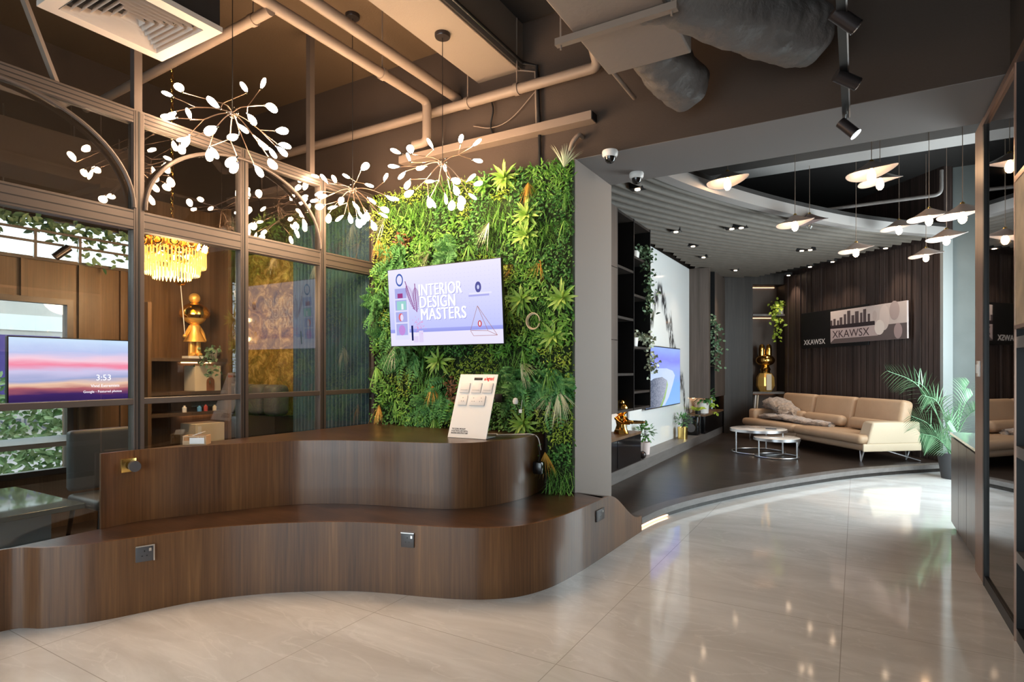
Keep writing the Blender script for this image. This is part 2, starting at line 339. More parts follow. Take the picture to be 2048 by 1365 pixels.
    def build(s, name, m, parent=None, label=None, cat=None, group=None, kind=None, bevel=0, smooth=True, ang=35, origin=None, uv=None):
        me = bpy.data.meshes.new(name); V = [Vector(v) for v in s.v]
        if parent is not None: o0 = ORG[parent.name]
        elif origin is not None: o0 = Vector(origin)
        else:
            xs = [v.x for v in V]; ys = [v.y for v in V]; zs = [v.z for v in V]
            o0 = Vector(((min(xs)+max(xs))/2, (min(ys)+max(ys))/2, min(zs)))
        me.from_pydata([v-o0 for v in V], [], s.f)
        ms = m if isinstance(m, (list, tuple)) else [m]
        for q in ms: me.materials.append(M[q] if isinstance(q, str) else q)
        if len(ms) > 1: me.polygons.foreach_set('material_index', s.mi)
        if smooth:
            me.polygons.foreach_set('use_smooth', [True]*len(me.polygons))
            try: me.set_sharp_from_angle(angle=math.radians(ang))
            except Exception: pass
        me.update()
        o = bpy.data.objects.new(name, me); C.objects.link(o)
        if parent is not None: o.parent = parent
        else: o.location = o0
        ORG[o.name] = o0
        if bevel:
            b = o.modifiers.new('bevel', 'BEVEL'); b.width = bevel; b.segments = 2; b.limit_method = 'ANGLE'
        if label: o['label'] = label
        if cat: o['category'] = cat
        if group: o['group'] = group
        if kind: o['kind'] = kind
        return o
def thing(name, label, cat, loc, group=None, kind=None, rot=None):
    o = bpy.data.objects.new(name, None); C.objects.link(o); o.location = loc; ORG[o.name] = Vector(loc)
    o.empty_display_size = .1
    if label: o['label'] = label
    if cat: o['category'] = cat
    if group: o['group'] = group
    if kind: o['kind'] = kind
    return o
def local(name, label, cat, loc, rotz, group=None, kind=None):
    """a thing whose parts are modelled about 0,0,0 and then set down and turned"""
    o = thing(name, label, cat, (0, 0, 0), group, kind); o.location = loc; o.rotation_euler = (0, 0, rotz); return o
def child_tree(o): return [c for c in bpy.data.objects if c.parent == o]
def dup(root, loc, rotz=None, label=None, scale=None):
    r = root.copy(); C.objects.link(r); r.location = loc
    if rotz is not None: r.rotation_euler = (0, 0, rotz)
    if scale: r.scale = (scale,)*3
    if label: r['label'] = label
    for ch in child_tree(root):
        c = ch.copy(); C.objects.link(c); c.parent = r
        for g in child_tree(ch):
            d = g.copy(); C.objects.link(d); d.parent = c
    return r
def box(name, x0, x1, y0, y1, z0, z1, m, parent=None, **k):
    return MB().box(min(x0, x1), max(x0, x1), min(y0, y1), max(y0, y1), min(z0, z1), max(z0, z1)).build(name, m, parent, **k)
def struct(name, mb, m, **k): return mb.build(name, m, kind='structure', **k)
def text_mesh(name, txt, size, mtx, m, parent, ext=.001, sx=1, off=0, align='LEFT', spacing=1.0, line=1.0, label=None, fit=None):
    cu = bpy.data.curves.new(name, 'FONT'); cu.body = txt; cu.size = size; cu.extrude = ext; cu.offset = off
    cu.align_x = align; cu.space_character = spacing; cu.space_line = line; cu.resolution_u = 3
    t = bpy.data.objects.new('tmp_text', cu); C.objects.link(t); bpy.context.view_layer.update()
    me = bpy.data.meshes.new_from_object(t.evaluated_get(bpy.context.evaluated_depsgraph_get())); bpy.data.objects.remove(t)
    if fit: xs = [v.co.x for v in me.vertices]; sx = fit/(max(xs)-min(xs))
    mb = MB()
    mb.v = [tuple(mtx @ Vector((v.co.x*sx, v.co.y, v.co.z))) for v in me.vertices]
    mb.f = [tuple(p.vertices) for p in me.polygons]; mb.mi = [0]*len(mb.f)
    return mb.build(name, m, parent, smooth=False, label=label)
def frame_m(o, x, y):
    """matrix with local x, y axes in the world and origin o"""
    x = Vector(x).normalized(); y = Vector(y).normalized(); z = x.cross(y)
    return Matrix(((x.x, y.x, z.x, o[0]), (x.y, y.y, z.y, o[1]), (x.z, y.z, z.z, o[2]), (0, 0, 0, 1)))

# ================================================================== THE SETTING
XG = -4.10      # glass partition plane
YW = 4.35       # brown wall / beam face
ZC = 4.40       # slab
ZD = 3.33       # dropped lounge ceiling
struct('floor', MB().box(-4.16, 2.3, -3.2, 14, -.2, 0), 'floor', origin=(0, 0, 0))
struct('floor', MB().box(-6.4, -4.16, -3.2, 4.35, -.2, 0), woodmat('office_floor', [(.05, .03, .02), (.09, .055, .035)], 6, 1, .35, axis=1), origin=(-6, 0, 0))
struct('ceiling', MB().box(-6.4, 2.3, -3.2, 14, ZC, ZC+.15), 'ceil')
# wall over and beside the opening to the lounge; the column runs back along its side
struct('wall_back', MB().box(-6.4, -1.97, YW, 5.12, 0, ZC), 'wallbrown')
struct('wall_back', MB().box(-1.97, 1.3, YW, 5.12, 3.15, ZC), ['wallbrown'])
struct('trim_1', MB().box(-1.97, 1.25, YW+.001, 5.12, 3.146, 3.15), 'soffit')
struct('column_cladding', MB().box(-1.97, -1.955, YW-.03, 5.13, 0, 3.145), 'column')
struct('wall_left', MB().box(-6.5, -6.3, -3.2, 2.62, 0, .49).box(-6.5, -6.3, -3.2, 2.62, 2.09, 2.42).box(-6.5, -6.3, 2.62, 4.35, 0, 2.42)
       .box(-6.5, -6.3, 3.22, 4.35, 2.42, 2.82).box(-6.5, -6.3, -3.2, -.6, .49, 2.09), 'office_wood')
struct('wall_left', MB().box(-6.5, -6.3, -3.2, YW, 2.82, ZC), 'wallbrown')
struct('wall_front', MB().box(-6.4, 1.3, -3.2, -3.0, 2.85, ZC).box(-6.4, -4.1, -3.2, -3, 0, 2.85).box(1.1, 1.3, -3.2, -3, 0, 2.85), 'wallbrown')
struct('wall_right', MB().box(1.26, 1.42, -3.2, 5.12, 0, ZC), 'wallbrown')
struct('wall_right', MB().box(.76, 1.26, -3.0, YW, 3.12, ZC), 'ceil_dark')
# lounge enclosure
struct('wall_left', MB().box(-2.95, -2.75, 5.12, 14, 0, ZC), 'darkwood')
W1 = Vector((1.087, 10.47, 0)); W0 = Vector((-1.23, 13.32, 0)); WU = (W1-W0).normalized(); WN = Vector((WU.y, -WU.x, 0))   # WN points into the room
if WN.dot(-W1) < 0: WN = -WN
def lw(t, n, z): return W0+WU*t+WN*n+Vector((0, 0, z))
WL = (W1-W0).length
mb = MB(); p = [lw(-.1, 0, 0), lw(WL, 0, 0), lw(WL, -.15, 0), lw(-.1, -.15, 0)]
mb.prism([(q.x, q.y) for q in p], 0, ZC)
rs = random.Random(3); t = 0
while t < WL-.02:                                        # vertical battens of uneven width and depth
    wd = rs.choice([.045, .06, .08, .105]); dp = rs.choice([.012, .022, .034])
    a, b = t, min(t+wd, WL)
    q = [lw(a, 0, 0), lw(b, 0, 0), lw(b, dp, 0), lw(a, dp, 0)]
    mb.prism([(k.x, k.y) for k in q], .11, ZD+.02); t += wd+.012
struct('wall_lounge', mb, 'slat', origin=W0)
mb = MB(); q = [lw(WL, -.1, 0), lw(WL+.05, -.1, 0), lw(WL+.05, .06, 0), lw(WL, .06, 0)]
mb.prism([(k.x, k.y) for k in q], 0, ZD+.1)
struct('trim_2', mb, mat('white_corner_trim', (.27, .29, .29), .4))
struct('wall_far', MB().box(1.12, 2.3, 10.62, 10.8, 0, ZC), 'greywall')
struct('wall_right', MB().box(2.0, 2.2, 5.12, 10.8, 0, .35).box(2.0, 2.2, 5.12, 10.8, 3.15, ZC).box(2.0, 2.2, 5.12, 6.8, .35, 3.15).box(2.0, 2.2, 10.3, 10.8, .35, 3.15), 'greywall')
struct('wall_right', MB().box(1.26, 2.2, 5.0, 5.12, 0, ZC), 'greywall')
wf = struct('window_1', MB().box(1.99, 2.05, 6.8, 10.3, .35, .41).box(1.99, 2.05, 6.8, 10.3, 3.09, 3.15).box(1.99, 2.05, 6.8, 6.86, .41, 3.09).box(1.99, 2.05, 10.24, 10.3, .41, 3.09).box(1.99, 2.05, 8.47, 8.53, .41, 3.09), 'frame')
MB().box(2.03, 2.036, 6.86, 10.24, .41, 3.09).build('pane', 'glass', wf)
# windows of the office; the lower one frames a reflected street built as real
wf = struct('window_2', MB().box(-6.36, -6.28, -.6, 2.62, .49, .54).box(-6.36, -6.28, -.6, 2.62, 2.04, 2.09).box(-6.36, -6.28, 2.57, 2.62, .54, 2.04)
            .box(-6.36, -6.28, .9, .95, .54, 2.04).box(-6.36, -6.28, -.6, -.55, .54, 2.04), 'frame')
MB().box(-6.33, -6.324, -.55, 2.57, .54, 2.04).build('pane', 'glass', wf)
wf = struct('window_3', MB().box(-6.36, -6.28, -3.2, 3.22, 2.42, 2.45).box(-6.36, -6.28, 3.18, 3.22, 2.45, 2.80).box(-6.36, -6.28, -3.2, 3.22, 2.79, 2.82), 'frame')
MB().box(-6.33, -6.324, -3.2, 3.18, 2.45, 2.79).build('pane', 'glass', wf)
struct('window_sill', MB().box(-6.30, -5.75, -1.0, 2.9, .80, .84), 'pewter')
# wood panelling joints on the office wall
for i, y in enumerate((1.62, 2.22, 2.66, 3.02)):
    struct('trim_%d' % (3+i), MB().box(-6.3, -6.27, y, y+.05, .84 if y > 2.6 else 2.09, 2.42), 'office_wood')

# ---- platform of the lounge, its nosing and the light under it
ARC = [(-1.66, 5.12), (-1.60, 5.55), (-1.46, 6.05), (-1.23, 6.64), (-.95, 7.26), (-.60, 7.93), (-.07, 8.82), (.51, 9.56), (1.09, 10.17)]
arc = [(v.x, v.y) for v in catmull([(a, b, 0) for a, b in ARC], 6)]
AC = np.array(arc)
def offs(pts, d):
    out = []
    for i, p in enumerate(pts):
        a = Vector(pts[max(0, i-1)]); b = Vector(pts[min(len(pts)-1, i+1)]); t = (b-a).normalized(); n = Vector((-t.y, t.x)); out.append((p[0]+n.x*d, p[1]+n.y*d))
    return out
back = [(1.087, 10.47), (-1.3, 13.4), (-1.5, 13.95), (-2.75, 13.95), (-2.75, 5.13)]
struct('platform', MB().prism(offs(arc, .14)+back, 0, .108), 'deck')
inn = offs(arc, .14); o_ = offs(arc, 0)
struct('step_nosing', MB().prism(o_+inn[::-1], .055, .111), 'nosing')
struct('step_riser', MB().prism(offs(arc, .05)+inn[::-1], 0, .055), 'darkwood')
ls = thing('led_strip', 'warm light strip glowing under the curved platform edge', 'light strip', (-1.4, 6, .04))
q = offs(arc, .03); q2 = offs(arc, .045)
MB().prism(q[:9]+q2[:9][::-1], .012, .02).build('light_strip', mat('step_led', (1, .8, .6), .5, emis=(1, .60, .35), es=2.5), ls)

# ---- beams, dark sheets for the shaded slab, and services above
struct('beam_1', MB().box(-2.91, -2.455, -3, YW, 4.0, ZC), 'beam_light')
struct('ceiling_shade_sheet', MB().box(-2.45, -1.3, -3, YW-.02, ZC-.012, ZC-.002), 'ceil_dark')  # flat dark sheet under the slab paints the shade of a deeper recess
struct('ceiling_shade_sheet', MB().box(-.9, .76, -3, YW-.02, ZC-.012, ZC-.002), 'ceil_dark')
struct('beam_2', MB().box(-2.75, 2.0, 7.83, 8.19, 3.95, ZC), 'fascia')
struct('ceiling_shade_sheet', MB().box(-2.75, 2.0, 5.12, 13.9, ZC-.012, ZC-.002), 'ceil_dark')  # dark sheet under the slab, shade of the lounge void put into its colour
struct('beam_3', MB().box(-5.9, -4.6, -3, .9, 4.05, ZC), 'wallbrown')

# ---- dropped ceiling of curved battens, clipped to the room
def inside(x, y):
    if x < -2.74 or y < 5.14: return False
    v = Vector((x, y, 0))-W0
    if v.dot(WN) < .03: return False
    if (-SN*x+CS*y) > 12.12: return False
    return True
dc = struct('dropped_ceiling', MB().prism(offs(arc, 0)+[(1.087, 10.47), (-1.3, 13.4), (-1.5, 13.95), (-2.75, 13.95), (-2.75, 5.13)], ZD+.11, ZD+.16), 'ceil_dark')  # slab coloured near-black so the gaps between battens look shaded
MB().prism(offs(arc, -.0)+offs(arc, .13)[::-1], ZD-.01, ZD+.11).build('fascia', 'fascia', dc)
ext = [(arc[0][0]-.02, arc[0][1]-2.0), (arc[0][0]-.01, arc[0][1]-1.0)]+arc
for k in range(26):
    d = .20+k*.160
    a = offs(ext, d); b = offs(ext, d+.066)
    run = []; mb = MB()
    def flush(run):
        if len(run) < 2: return
        n = len(run); vs = []; fs = []; S = 7
        for (p, q) in run:
            for j in range(S):
                u = j/(S-1); vs.append((p[0]+(q[0]-p[0])*u, p[1]+(q[1]-p[1])*u, ZD+.112-.112*math.sin(PI*u)**.45))
        for i in range(n-1):
            for j in range(S-1): fs.append((i*S+j, i*S+j+1, (i+1)*S+j+1, (i+1)*S+j))
        mb.add(vs, fs)
    for i in range(len(a)):
        if inside(*a[i]) and inside(*b[i]): run.append((a[i], b[i]))
        else: flush(run); run = []
    flush(run)
    if mb.v: mb.build('batten', 'batten', dc, ang=60)

# ================================================================== GLASS PARTITION
gp = thing('glass_partition', 'bronze framed glass partition with arched tubes beside the reception counter', 'partition', (XG, 1.3, 0))
YM = [-1.01, -.24, .53, 1.30, 2.07, 2.84, 3.61]
for y in YM:
    mb = MB().box(XG-.035, XG+.035, y-.034, y+.034, 0, 3.14); mb.build('mullion', 'frame', gp, bevel=.003)
    MB().box(XG+.034, XG+.037, y-.006, y+.006, 0, 3.14).box(XG+.034, XG+.037, y-.022, y-.019, 0, 3.14).build('gasket', 'frame_line', gp)
for z0, z1, nm in ((2.36, 2.49, 'middle_rail'), (3.06, 3.15, 'top_rail'), (1.215, 1.255, 'lower_rail'), (0, .1, 'bottom_rail')):
    MB().box(XG-.033, XG+.033, -3.0, 4.3, z0, z1).build(nm, 'frame', gp, bevel=.003)
    if z0 > 2: MB().box(XG+.032, XG+.0345, -3.0, 4.3, (z0+z1)/2-.003, (z0+z1)/2+.003).box(XG+.032, XG+.0345, -3.0, 4.3, z1-.02, z1-.014).box(XG+.032, XG+.0345, -3, 4.3, z0+.014, z0+.02).build('gasket', 'frame_line', gp)
MB().box(XG-.033, XG+.033, 4.24, 4.34, 0, 3.15).build('mullion', 'frame', gp)
ys = [-3.0]+YM+[4.24]
for i in range(len(ys)-1):
    for z0, z1 in ((.1, 1.215), (1.255, 2.36), (2.49, 3.06)):
        MB().box(XG-.004, XG+.004, ys[i]+.034, ys[i+1]-.034, z0, z1).build('glass_pane', 'glass', gp)
for yc in (-.24+0, 1.30, 2.84):
    if yc < 0: continue
    pts = [(XG+.045, yc+.735*math.cos(a), 2.50+.56*math.sin(a)) for a in np.linspace(0, PI, 41)]
    MB().tube(pts, .013, 8).build('arch_tube', 'frame', gp)
# hangers from the slab to the partition head
for y in (2.07, 3.5): MB().bar((XG, y, 3.15), (XG, y, ZC), .05).build('hanger', 'frame', gp)
MB().bar((XG, 1.62, 3.15), (XG, 1.15, ZC), .045, .02).build('brace', 'pipe', gp)

# ================================================================== RECEPTION COUNTER
LOW = [(-4.06, .9), (-4.06, 1.36), (-3.89, 1.5), (-3.73, 1.72), (-3.55, 2.12), (-3.34, 2.38), (-3.12, 2.57), (-2.86, 2.74), (-2.62, 2.84), (-2.36, 2.92), (-2.15, 3.0), (-1.98, 3.1), (-1.84, 3.24), (-1.745, 3.48), (-1.70, 3.83), (-1.68, 4.25), (-1.665, 4.70), (-1.65, 5.08)]
UP = [(-4.055, 1.84), (-4.04, 2.08), (-3.87, 2.40), (-3.62, 2.82), (-3.40, 3.02), (-3.10, 3.16), (-2.78, 3.25), (-2.54, 3.34), (-2.35, 3.50), (-2.24, 3.78), (-2.21, 4.05), (-2.24, 4.33)]
low = [(v.x, v.y) for v in catmull([(a, b, 0) for a, b in LOW], 8)]; up_ = [(v.x, v.y) for v in catmull([(a, b, 0) for a, b in UP], 8)]
ct = thing('reception_counter', 'two-tier wavy walnut reception counter in front of the plant wall', 'counter', (-3, 3.2, 0))
LT = .45
def ltop(p):
    if p[1] < 4.32 or p[0] < -1.9: return LT
    t = min(1, (p[1]-4.32)/.72); s_ = t*t*(3-2*t); return LT-s_*.31
# lower front: a ribbon with thickness whose top follows ltop
def ribbon(pts, topf, th=.02):
    inn = offs(pts, th); n = len(pts); vs = []; fs = []
    for i in range(n):
        z = topf(pts[i]); vs += [(pts[i][0], pts[i][1], 0.0), (pts[i][0], pts[i][1], z), (inn[i][0], inn[i][1], z), (inn[i][0], inn[i][1], 0.0)]
    for i in range(n-1):
        for k in range(4): fs.append((4*i+k, 4*i+(k+1) % 4, 4*(i+1)+(k+1) % 4, 4*(i+1)+k))
    fs += [(0, 1, 2, 3), (4*n-1, 4*n-2, 4*n-3, 4*n-4)]
    return MB().add(vs, fs)
lowx = [(-4.06, 1.1)]+low
ribbon(low, ltop).build('lower_front', 'counter', ct)
kt = [p for p in offs(low, .018) if p[1] < 4.34 or p[0] < -1.9]
MB().prism(kt+[(-1.95, 4.33), (-2.1, 4.30), (-4.055, 4.30)], LT-.03, LT-.001).build('lower_top', 'countertop', ct)
k2 = [p for p in offs(low, .018) if p[1] >= 4.2 and p[0] > -1.9]
mbx = MB(); vs = []; fs = []
for p in k2:
    z = ltop(p)-.001; vs += [(p[0], p[1], z), (-1.953, max(p[1], 4.33), z)]
for i in range(len(k2)-1): fs.append((2*i, 2*i+2, 2*i+3, 2*i+1))
mbx.add(vs, fs).build('end_top', 'countertop', ct)
UT = .92
def upr(pts): 
    n = len(pts); inn = offs(pts, .02); vs = []; fs = []
    for i in range(n): vs += [(pts[i][0], pts[i][1], LT), (pts[i][0], pts[i][1], UT), (inn[i][0], inn[i][1], UT), (inn[i][0], inn[i][1], LT)]
    for i in range(n-1):
        for k in range(4): fs.append((4*i+k, 4*i+(k+1) % 4, 4*(i+1)+(k+1) % 4, 4*(i+1)+k))
    fs += [(0, 1, 2, 3), (4*n-1, 4*n-2, 4*n-3, 4*n-4)]
    return MB().add(vs, fs)
upr(up_).build('upper_front', 'counter', ct)
MB().prism([(-4.058, 1.86)]+offs(up_, .018)+[(-2.26, 4.34), (-4.058, 4.30)], UT-.03, UT-.001).build('upper_top', 'countertop', ct)

# sockets on the counter fronts
def on_curve(pts, px, z_lo, z_hi):
    best = None
    for i in range(len(pts)-1):
        mx_, my_ = (pts[i][0]+pts[i+1][0])/2, (pts[i][1]+pts[i+1][1])/2
        f = -SN*mx_+CS*my_; r = CS*mx_+SN*my_; q = 1024+FPX*r/f
        if best is None or abs(q-px) < best[0]: best = (abs(q-px), mx_, my_, pts[i], pts[i+1], f)
    _, x, y, a, b, f = best
    t = (Vector(b)-Vector(a)).normalized(); n = Vector((t.y, -t.x, 0))
    return Vector((x, y, 0)), Vector((t.x, t.y, 0)), n, f
def socket(px, py, pts, label, w_=.09, h_=.09, plate='greyplastic', pins=True, proud=.012):
    P, t, n, f = on_curve(pts, px, 0, 0); z = CAMZ+(HY-py)/FPX*f
    c = P+Vector((0, 0, z)); th = thing('power_socket', label, 'power socket', c)
    m_ = frame_m(c, t, (0, 0, 1)); mb = MB(); mb.X = m_; mb.rbox(-w_/2, w_/2, -h_/2, h_/2, 0, proud, .004, 2); mb.build('face_plate', plate, th)
    if pins:
        for a, b, ww, hh in ((0, .018, .006, .010), (-.012, -.010, .009, .005), (.012, -.010, .009, .005)):
            mb = MB(); mb.X = m_; mb.box(a-ww/2, a+ww/2, b-hh/2, b+hh/2, proud, proud+.0006); mb.build('pin_hole', 'black', th)
        mb = MB(); mb.X = m_; mb.rbox(.022, .036, .014, .034, proud, proud+.004, .001, 1); mb.build('switch', 'chrome' if plate == 'greyplastic' else 'white', th)
    return th, m_
sk, sm_ = socket(289, 1108, low, 'dark grey socket plate low on the counter front at the left')
mb = MB(); mb.X = sm_; mb.box(.045, .052, -.045, .045, 0, .016).box(-.045, .052, .045, .052, 0, .016); mb.build('chrome_edge', 'chrome', sk)
sk, sm_ = socket(820, 1081, low, 'grey socket plate in the middle of the lower counter front')
mb = MB(); mb.X = sm_; mb.box(-.045, .045, .045, .05, 0, .014); mb.build('chrome_edge', 'chrome', sk)
socket(1200, 1030, low, 'wide grey double socket at the right end of the lower counter', .14, .085)
sk, sm_ = socket(258, 931, up_, 'brass plate with a dark plugged-in adapter on the upper counter', .09, .09, 'brass', False)
mb = MB(); mb.X = sm_; mb.tube([(.022, .003, .01), (.018, 0, .04)], .022, 20); mb.build('adapter_neck', 'chrome', sk)
mb = MB(); mb.X = sm_; mb.tube([(.016, -.002, .04), (.010, -.004, .075)], .034, 24); mb.build('adapter_body', 'greyplastic', sk)

# ================================================================== PLANT WALL
vw = thing('plant_wall', 'tall wall of artificial green foliage behind the counter and wall television', 'plant wall', (-3.05, 4.3, .45))
MB().box(-4.06, -1.96, 4.28, 4.315, .93, 3.12).box(-2.19, -1.96, 4.28, 4.345, .46, .93).build('backing_board', mat('mesh_backing', (.02, .035, .012), .95), vw)
LF = {
 'box_leaf': leafmat('box_leaf', (.03, .14, .025), (.13, .34, .07)),
 'lime_leaf': leafmat('lime_leaf', (.12, .24, .02), (.38, .50, .06)),
 'mid_leaf': leafmat('mid_leaf', (.06, .22, .02), (.20, .42, .07)),
 'dark_fern': leafmat('dark_fern', (.03, .14, .03), (.09, .29, .07), .55),
 'grass_blade': leafmat('grass_blade', (.07, .26, .03), (.24, .48, .10)),
 'rosette_leaf': leafmat('rosette_leaf', (.18, .38, .05), (.42, .58, .14)),
 'pale_blade': leafmat('pale_blade', (.55, .62, .38), (.80, .82, .62)),
 'orange_blade': leafmat('orange_blade', (.45, .18, .02), (.62, .42, .08)),
 'rust_leaf': leafmat('rust_leaf', (.10, .035, .015), (.20, .09, .03)),
}
def in_wall(x, z): return -4.05 < x < -1.93 and (.93 < z < 3.14 or (.47 < z <= .93 and x > -2.16))
patch = []
R_ = random.Random(11)
types = ['box_leaf', 'mid_leaf', 'lime_leaf', 'dark_fern', 'mid_leaf', 'box_leaf', 'grass_blade', 'box_leaf', 'mid_leaf', 'lime_leaf']
for i in range(150): patch.append((R_.uniform(-4.05, -1.99), R_.uniform(.45, 3.12), R_.choice(types) if R_.random() < .985 else 'rust_leaf'))
P_ = np.array([(a, b) for a, b, c in patch])
builders = {k: MB() for k in LF}
NL = 21000
for i in range(NL):
    x = R_.uniform(-4.05, -1.935); z = R_.uniform(.47, 3.13)
    if not in_wall(x, z): continue
    k = int(np.argmin((P_[:, 0]-x)**2+(P_[:, 1]-z)**2)); ty = patch[k][2]
    dep = .02+.085*(.5+.5*math.sin(P_[k][0]*37+P_[k][1]*23))
    y = 4.28-R_.uniform(.0, dep+.03)
    a = R_.uniform(0, 2*PI); d = Vector((math.cos(a)*.8, -R_.uniform(.25, 1.0), math.sin(a)*.8-.1)); nr = Vector((R_.uniform(-.5, .5), -1, R_.uniform(-.2, .8)))
    if ty == 'box_leaf': builders[ty].leaf((x, y, z), d, nr, R_.uniform(.022, .036), R_.uniform(.014, .02), .1)
    elif ty == 'lime_leaf': builders[ty].leaf((x, y, z), d, nr, R_.uniform(.025, .042), R_.uniform(.009, .014), .1)
    elif ty == 'mid_leaf': builders[ty].leaf((x, y, z), d, nr, R_.uniform(.04, .065), R_.uniform(.012, .018), .15)
    elif ty == 'rust_leaf': builders[ty].leaf((x, y, z), d, nr, R_.uniform(.03, .05), R_.uniform(.012, .02), .2)
    elif ty == 'grass_blade': builders[ty].blade((x, y, z), d, R_.uniform(.08, .13), .007, .35)
    elif ty == 'dark_fern':
        if R_.random() < .22:       # a frond: short stem with leaflets on both sides
            L = R_.uniform(.12, .2); d.normalize(); sd = d.cross(Vector((0, -1, 0))).normalized()
            for q in range(9):
                u = (q+1)/9; pp = Vector((x, y, z))+d*L*u+Vector((0, 0, -.3*L*u*u)); ll = L*.32*math.sin(PI*(.15+.8*u))
                for sg in (-1, 1): builders[ty].leaf(pp, sd*sg+d*.5, (0, -1, .3), ll, .017, .2)
        else: builders['box_leaf'].leaf((x, y, z), d, nr, .03, .016, .1)
for k, mb in builders.items():
    if mb.v: mb.build(k+'_foliage', LF[k], vw, kind='stuff')
def wallpt(px, py, y=4.2): return hy_(px, py, y)
def rosette(px, py, L=.15, n=22, key='rosette_leaf', nm='rosette_plant', W=.032):
    c = wallpt(px, py); mb = MB()
    for i in range(n):
        a = i*2.4; e = .25+.75*(i/n); d = Vector((math.cos(a)*e, -(1.15-e), math.sin(a)*e))
        mb.leaf(c, d, (0, -1, .25), L*R_.uniform(.8, 1.1)*(.6+.4*e), W, .25)
    mb.build(nm, LF[key], vw)
def tuft(px, py, key, nm, n=26, L=.2, ang=-PI/2, spread=1.0, droop=.35, W=.007):
    c = wallpt(px, py); mb = MB()
    for i in range(n):
        a = ang+R_.uniform(-spread, spread); d = Vector((math.cos(a), -R_.uniform(.25, .7), math.sin(a)))
        mb.blade(c, d, L*R_.uniform(.65, 1.1), W, droop)
    mb.build(nm, LF[key], vw)
for p in ((1010, 356), (1055, 430), (1054, 470), (1125, 597), (1108, 672), (878, 722), (1047, 848), (1043, 600)): rosette(*p, L=.17)
for p in ((968, 372), (905, 600), (1062, 905)): rosette(*p, L=.12, n=18, key='mid_leaf')
for p, a in (((978, 445), -1.9), ((861, 500), -2.4), ((791, 690), -2.0), ((1040, 727), -.5), ((1108, 780), -2.3), ((770, 437), -2.2), ((1118, 783), -1.0), ((1128, 335), 1.2)):
    tuft(*p, 'pale_blade' if p[1] > 310 else 'grass_blade', 'pale_grass_tuft' if p[1] > 310 else 'grass_tuft', 34, .24, a, .7, .25)
for p, a in (((755, 480), -1), ((775, 490), -1.4), ((1056, 365), -1.3), ((1080, 520), -1.7), ((1028, 530), -2.6), ((864, 770), -1.2), ((758, 810), -1.5), ((1090, 905), -1.3)):
    tuft(*p, 'orange_blade', 'orange_grass_tuft', 26, .19, a, .7, .2)
for p in ((826, 430), (840, 480), (937, 490), (752, 735), (869, 835), (1045, 590), (1130, 385), (1020, 620), (905, 560), (1128, 440), (1045, 700), (1095, 740), (790, 800)):
    tuft(*p, 'grass_blade', 'grass_tuft', 34, .18, R_.uniform(-PI, 0), 1.6, .3, .009)
# loose ring of cable hung in the foliage, plug and lead at the counter
c = wallpt(1068, 643, 4.10)
mb = MB()
for k in range(3): mb.tube([c+Vector((.055*math.cos(a)*(1+.05*k), -.01*k, .058*math.sin(a)*(1+.06*k))) for a in np.linspace(0, 2*PI*.95, 28)], .004, 6)
mb.build('cable_coil', mat('cream_cable', (.6, .5, .35), .5), None, label='small coil of pale cable hooked in the plant wall right of the television', cat='cable')
c1 = wallpt(1031, 803, 4.07)
pl = thing('white_plug', 'white plug among the leaves beside the display board', 'plug', c1)
MB().lathe([(.0, -.026), (.02, -.022), (.026, 0), (.018, .022), (0, .028)], c1, 14, 1, .6).build('plug_body', 'white', pl)
MB().tube([c1+Vector((0, .0, -.026)), c1+Vector((.01, .02, -.06)), c1+Vector((.02, .04, -.1))], .004, 6).build('plug_lead', 'black', pl)
c2 = wallpt(999, 797, 4.09)
MB().rbox(c2.x-.035, c2.x+.035, c2.y-.02, c2.y+.03, c2.z-.035, c2.z+.035, .006, 2).build('junction_box', 'black', None, label='black box tucked into the foliage behind the display board', cat='junction box')
c3 = wallpt(1041, 823, 4.07)
tg = thing('paper_tag', 'small white tag on a string hanging in the leaves above the counter', 'tag', c3)
MB().box(c3.x-.014, c3.x+.014, c3.y-.002, c3.y, c3.z-.014, c3.z+.014).build('tag_card', 'white', tg); MB().tube([c3+Vector((.004, 0, .014)), c3+Vector((.010, .01, .09))], .0016, 5).build('string', 'white', tg)
cp = [(-2.56, 3.93, .926), (-2.50, 4.0, .924), (-2.46, 3.95, .924), (-2.40, 4.02, .924), (-2.32, 4.08, .924), (-2.255, 4.12, .925), (-2.20, 4.14, .90), (-2.175, 4.15, .80)]
MB().tube(catmull(cp, 6), .004, 6).build('white_cable', 'white', None, label='white cable trailing over the counter edge behind the board', cat='cable')
c4 = Vector((-2.16, 4.08, .62))
ad = thing('power_adapter', 'black adapter with a plug hanging beside the end of the upper counter', 'adapter', c4)
MB().rbox(c4.x-.04, c4.x+.04, c4.y-.03, c4.y+.03, c4.z, c4.z+.1, .012, 2).build('adapter_body', 'blackgloss', ad)
MB().tube(catmull([c4+Vector((0, 0, .1)), c4+Vector((.0, .02, .15)), c4+Vector((-.02, .03, .22))], 5), .005, 6).build('adapter_lead', 'black', ad)

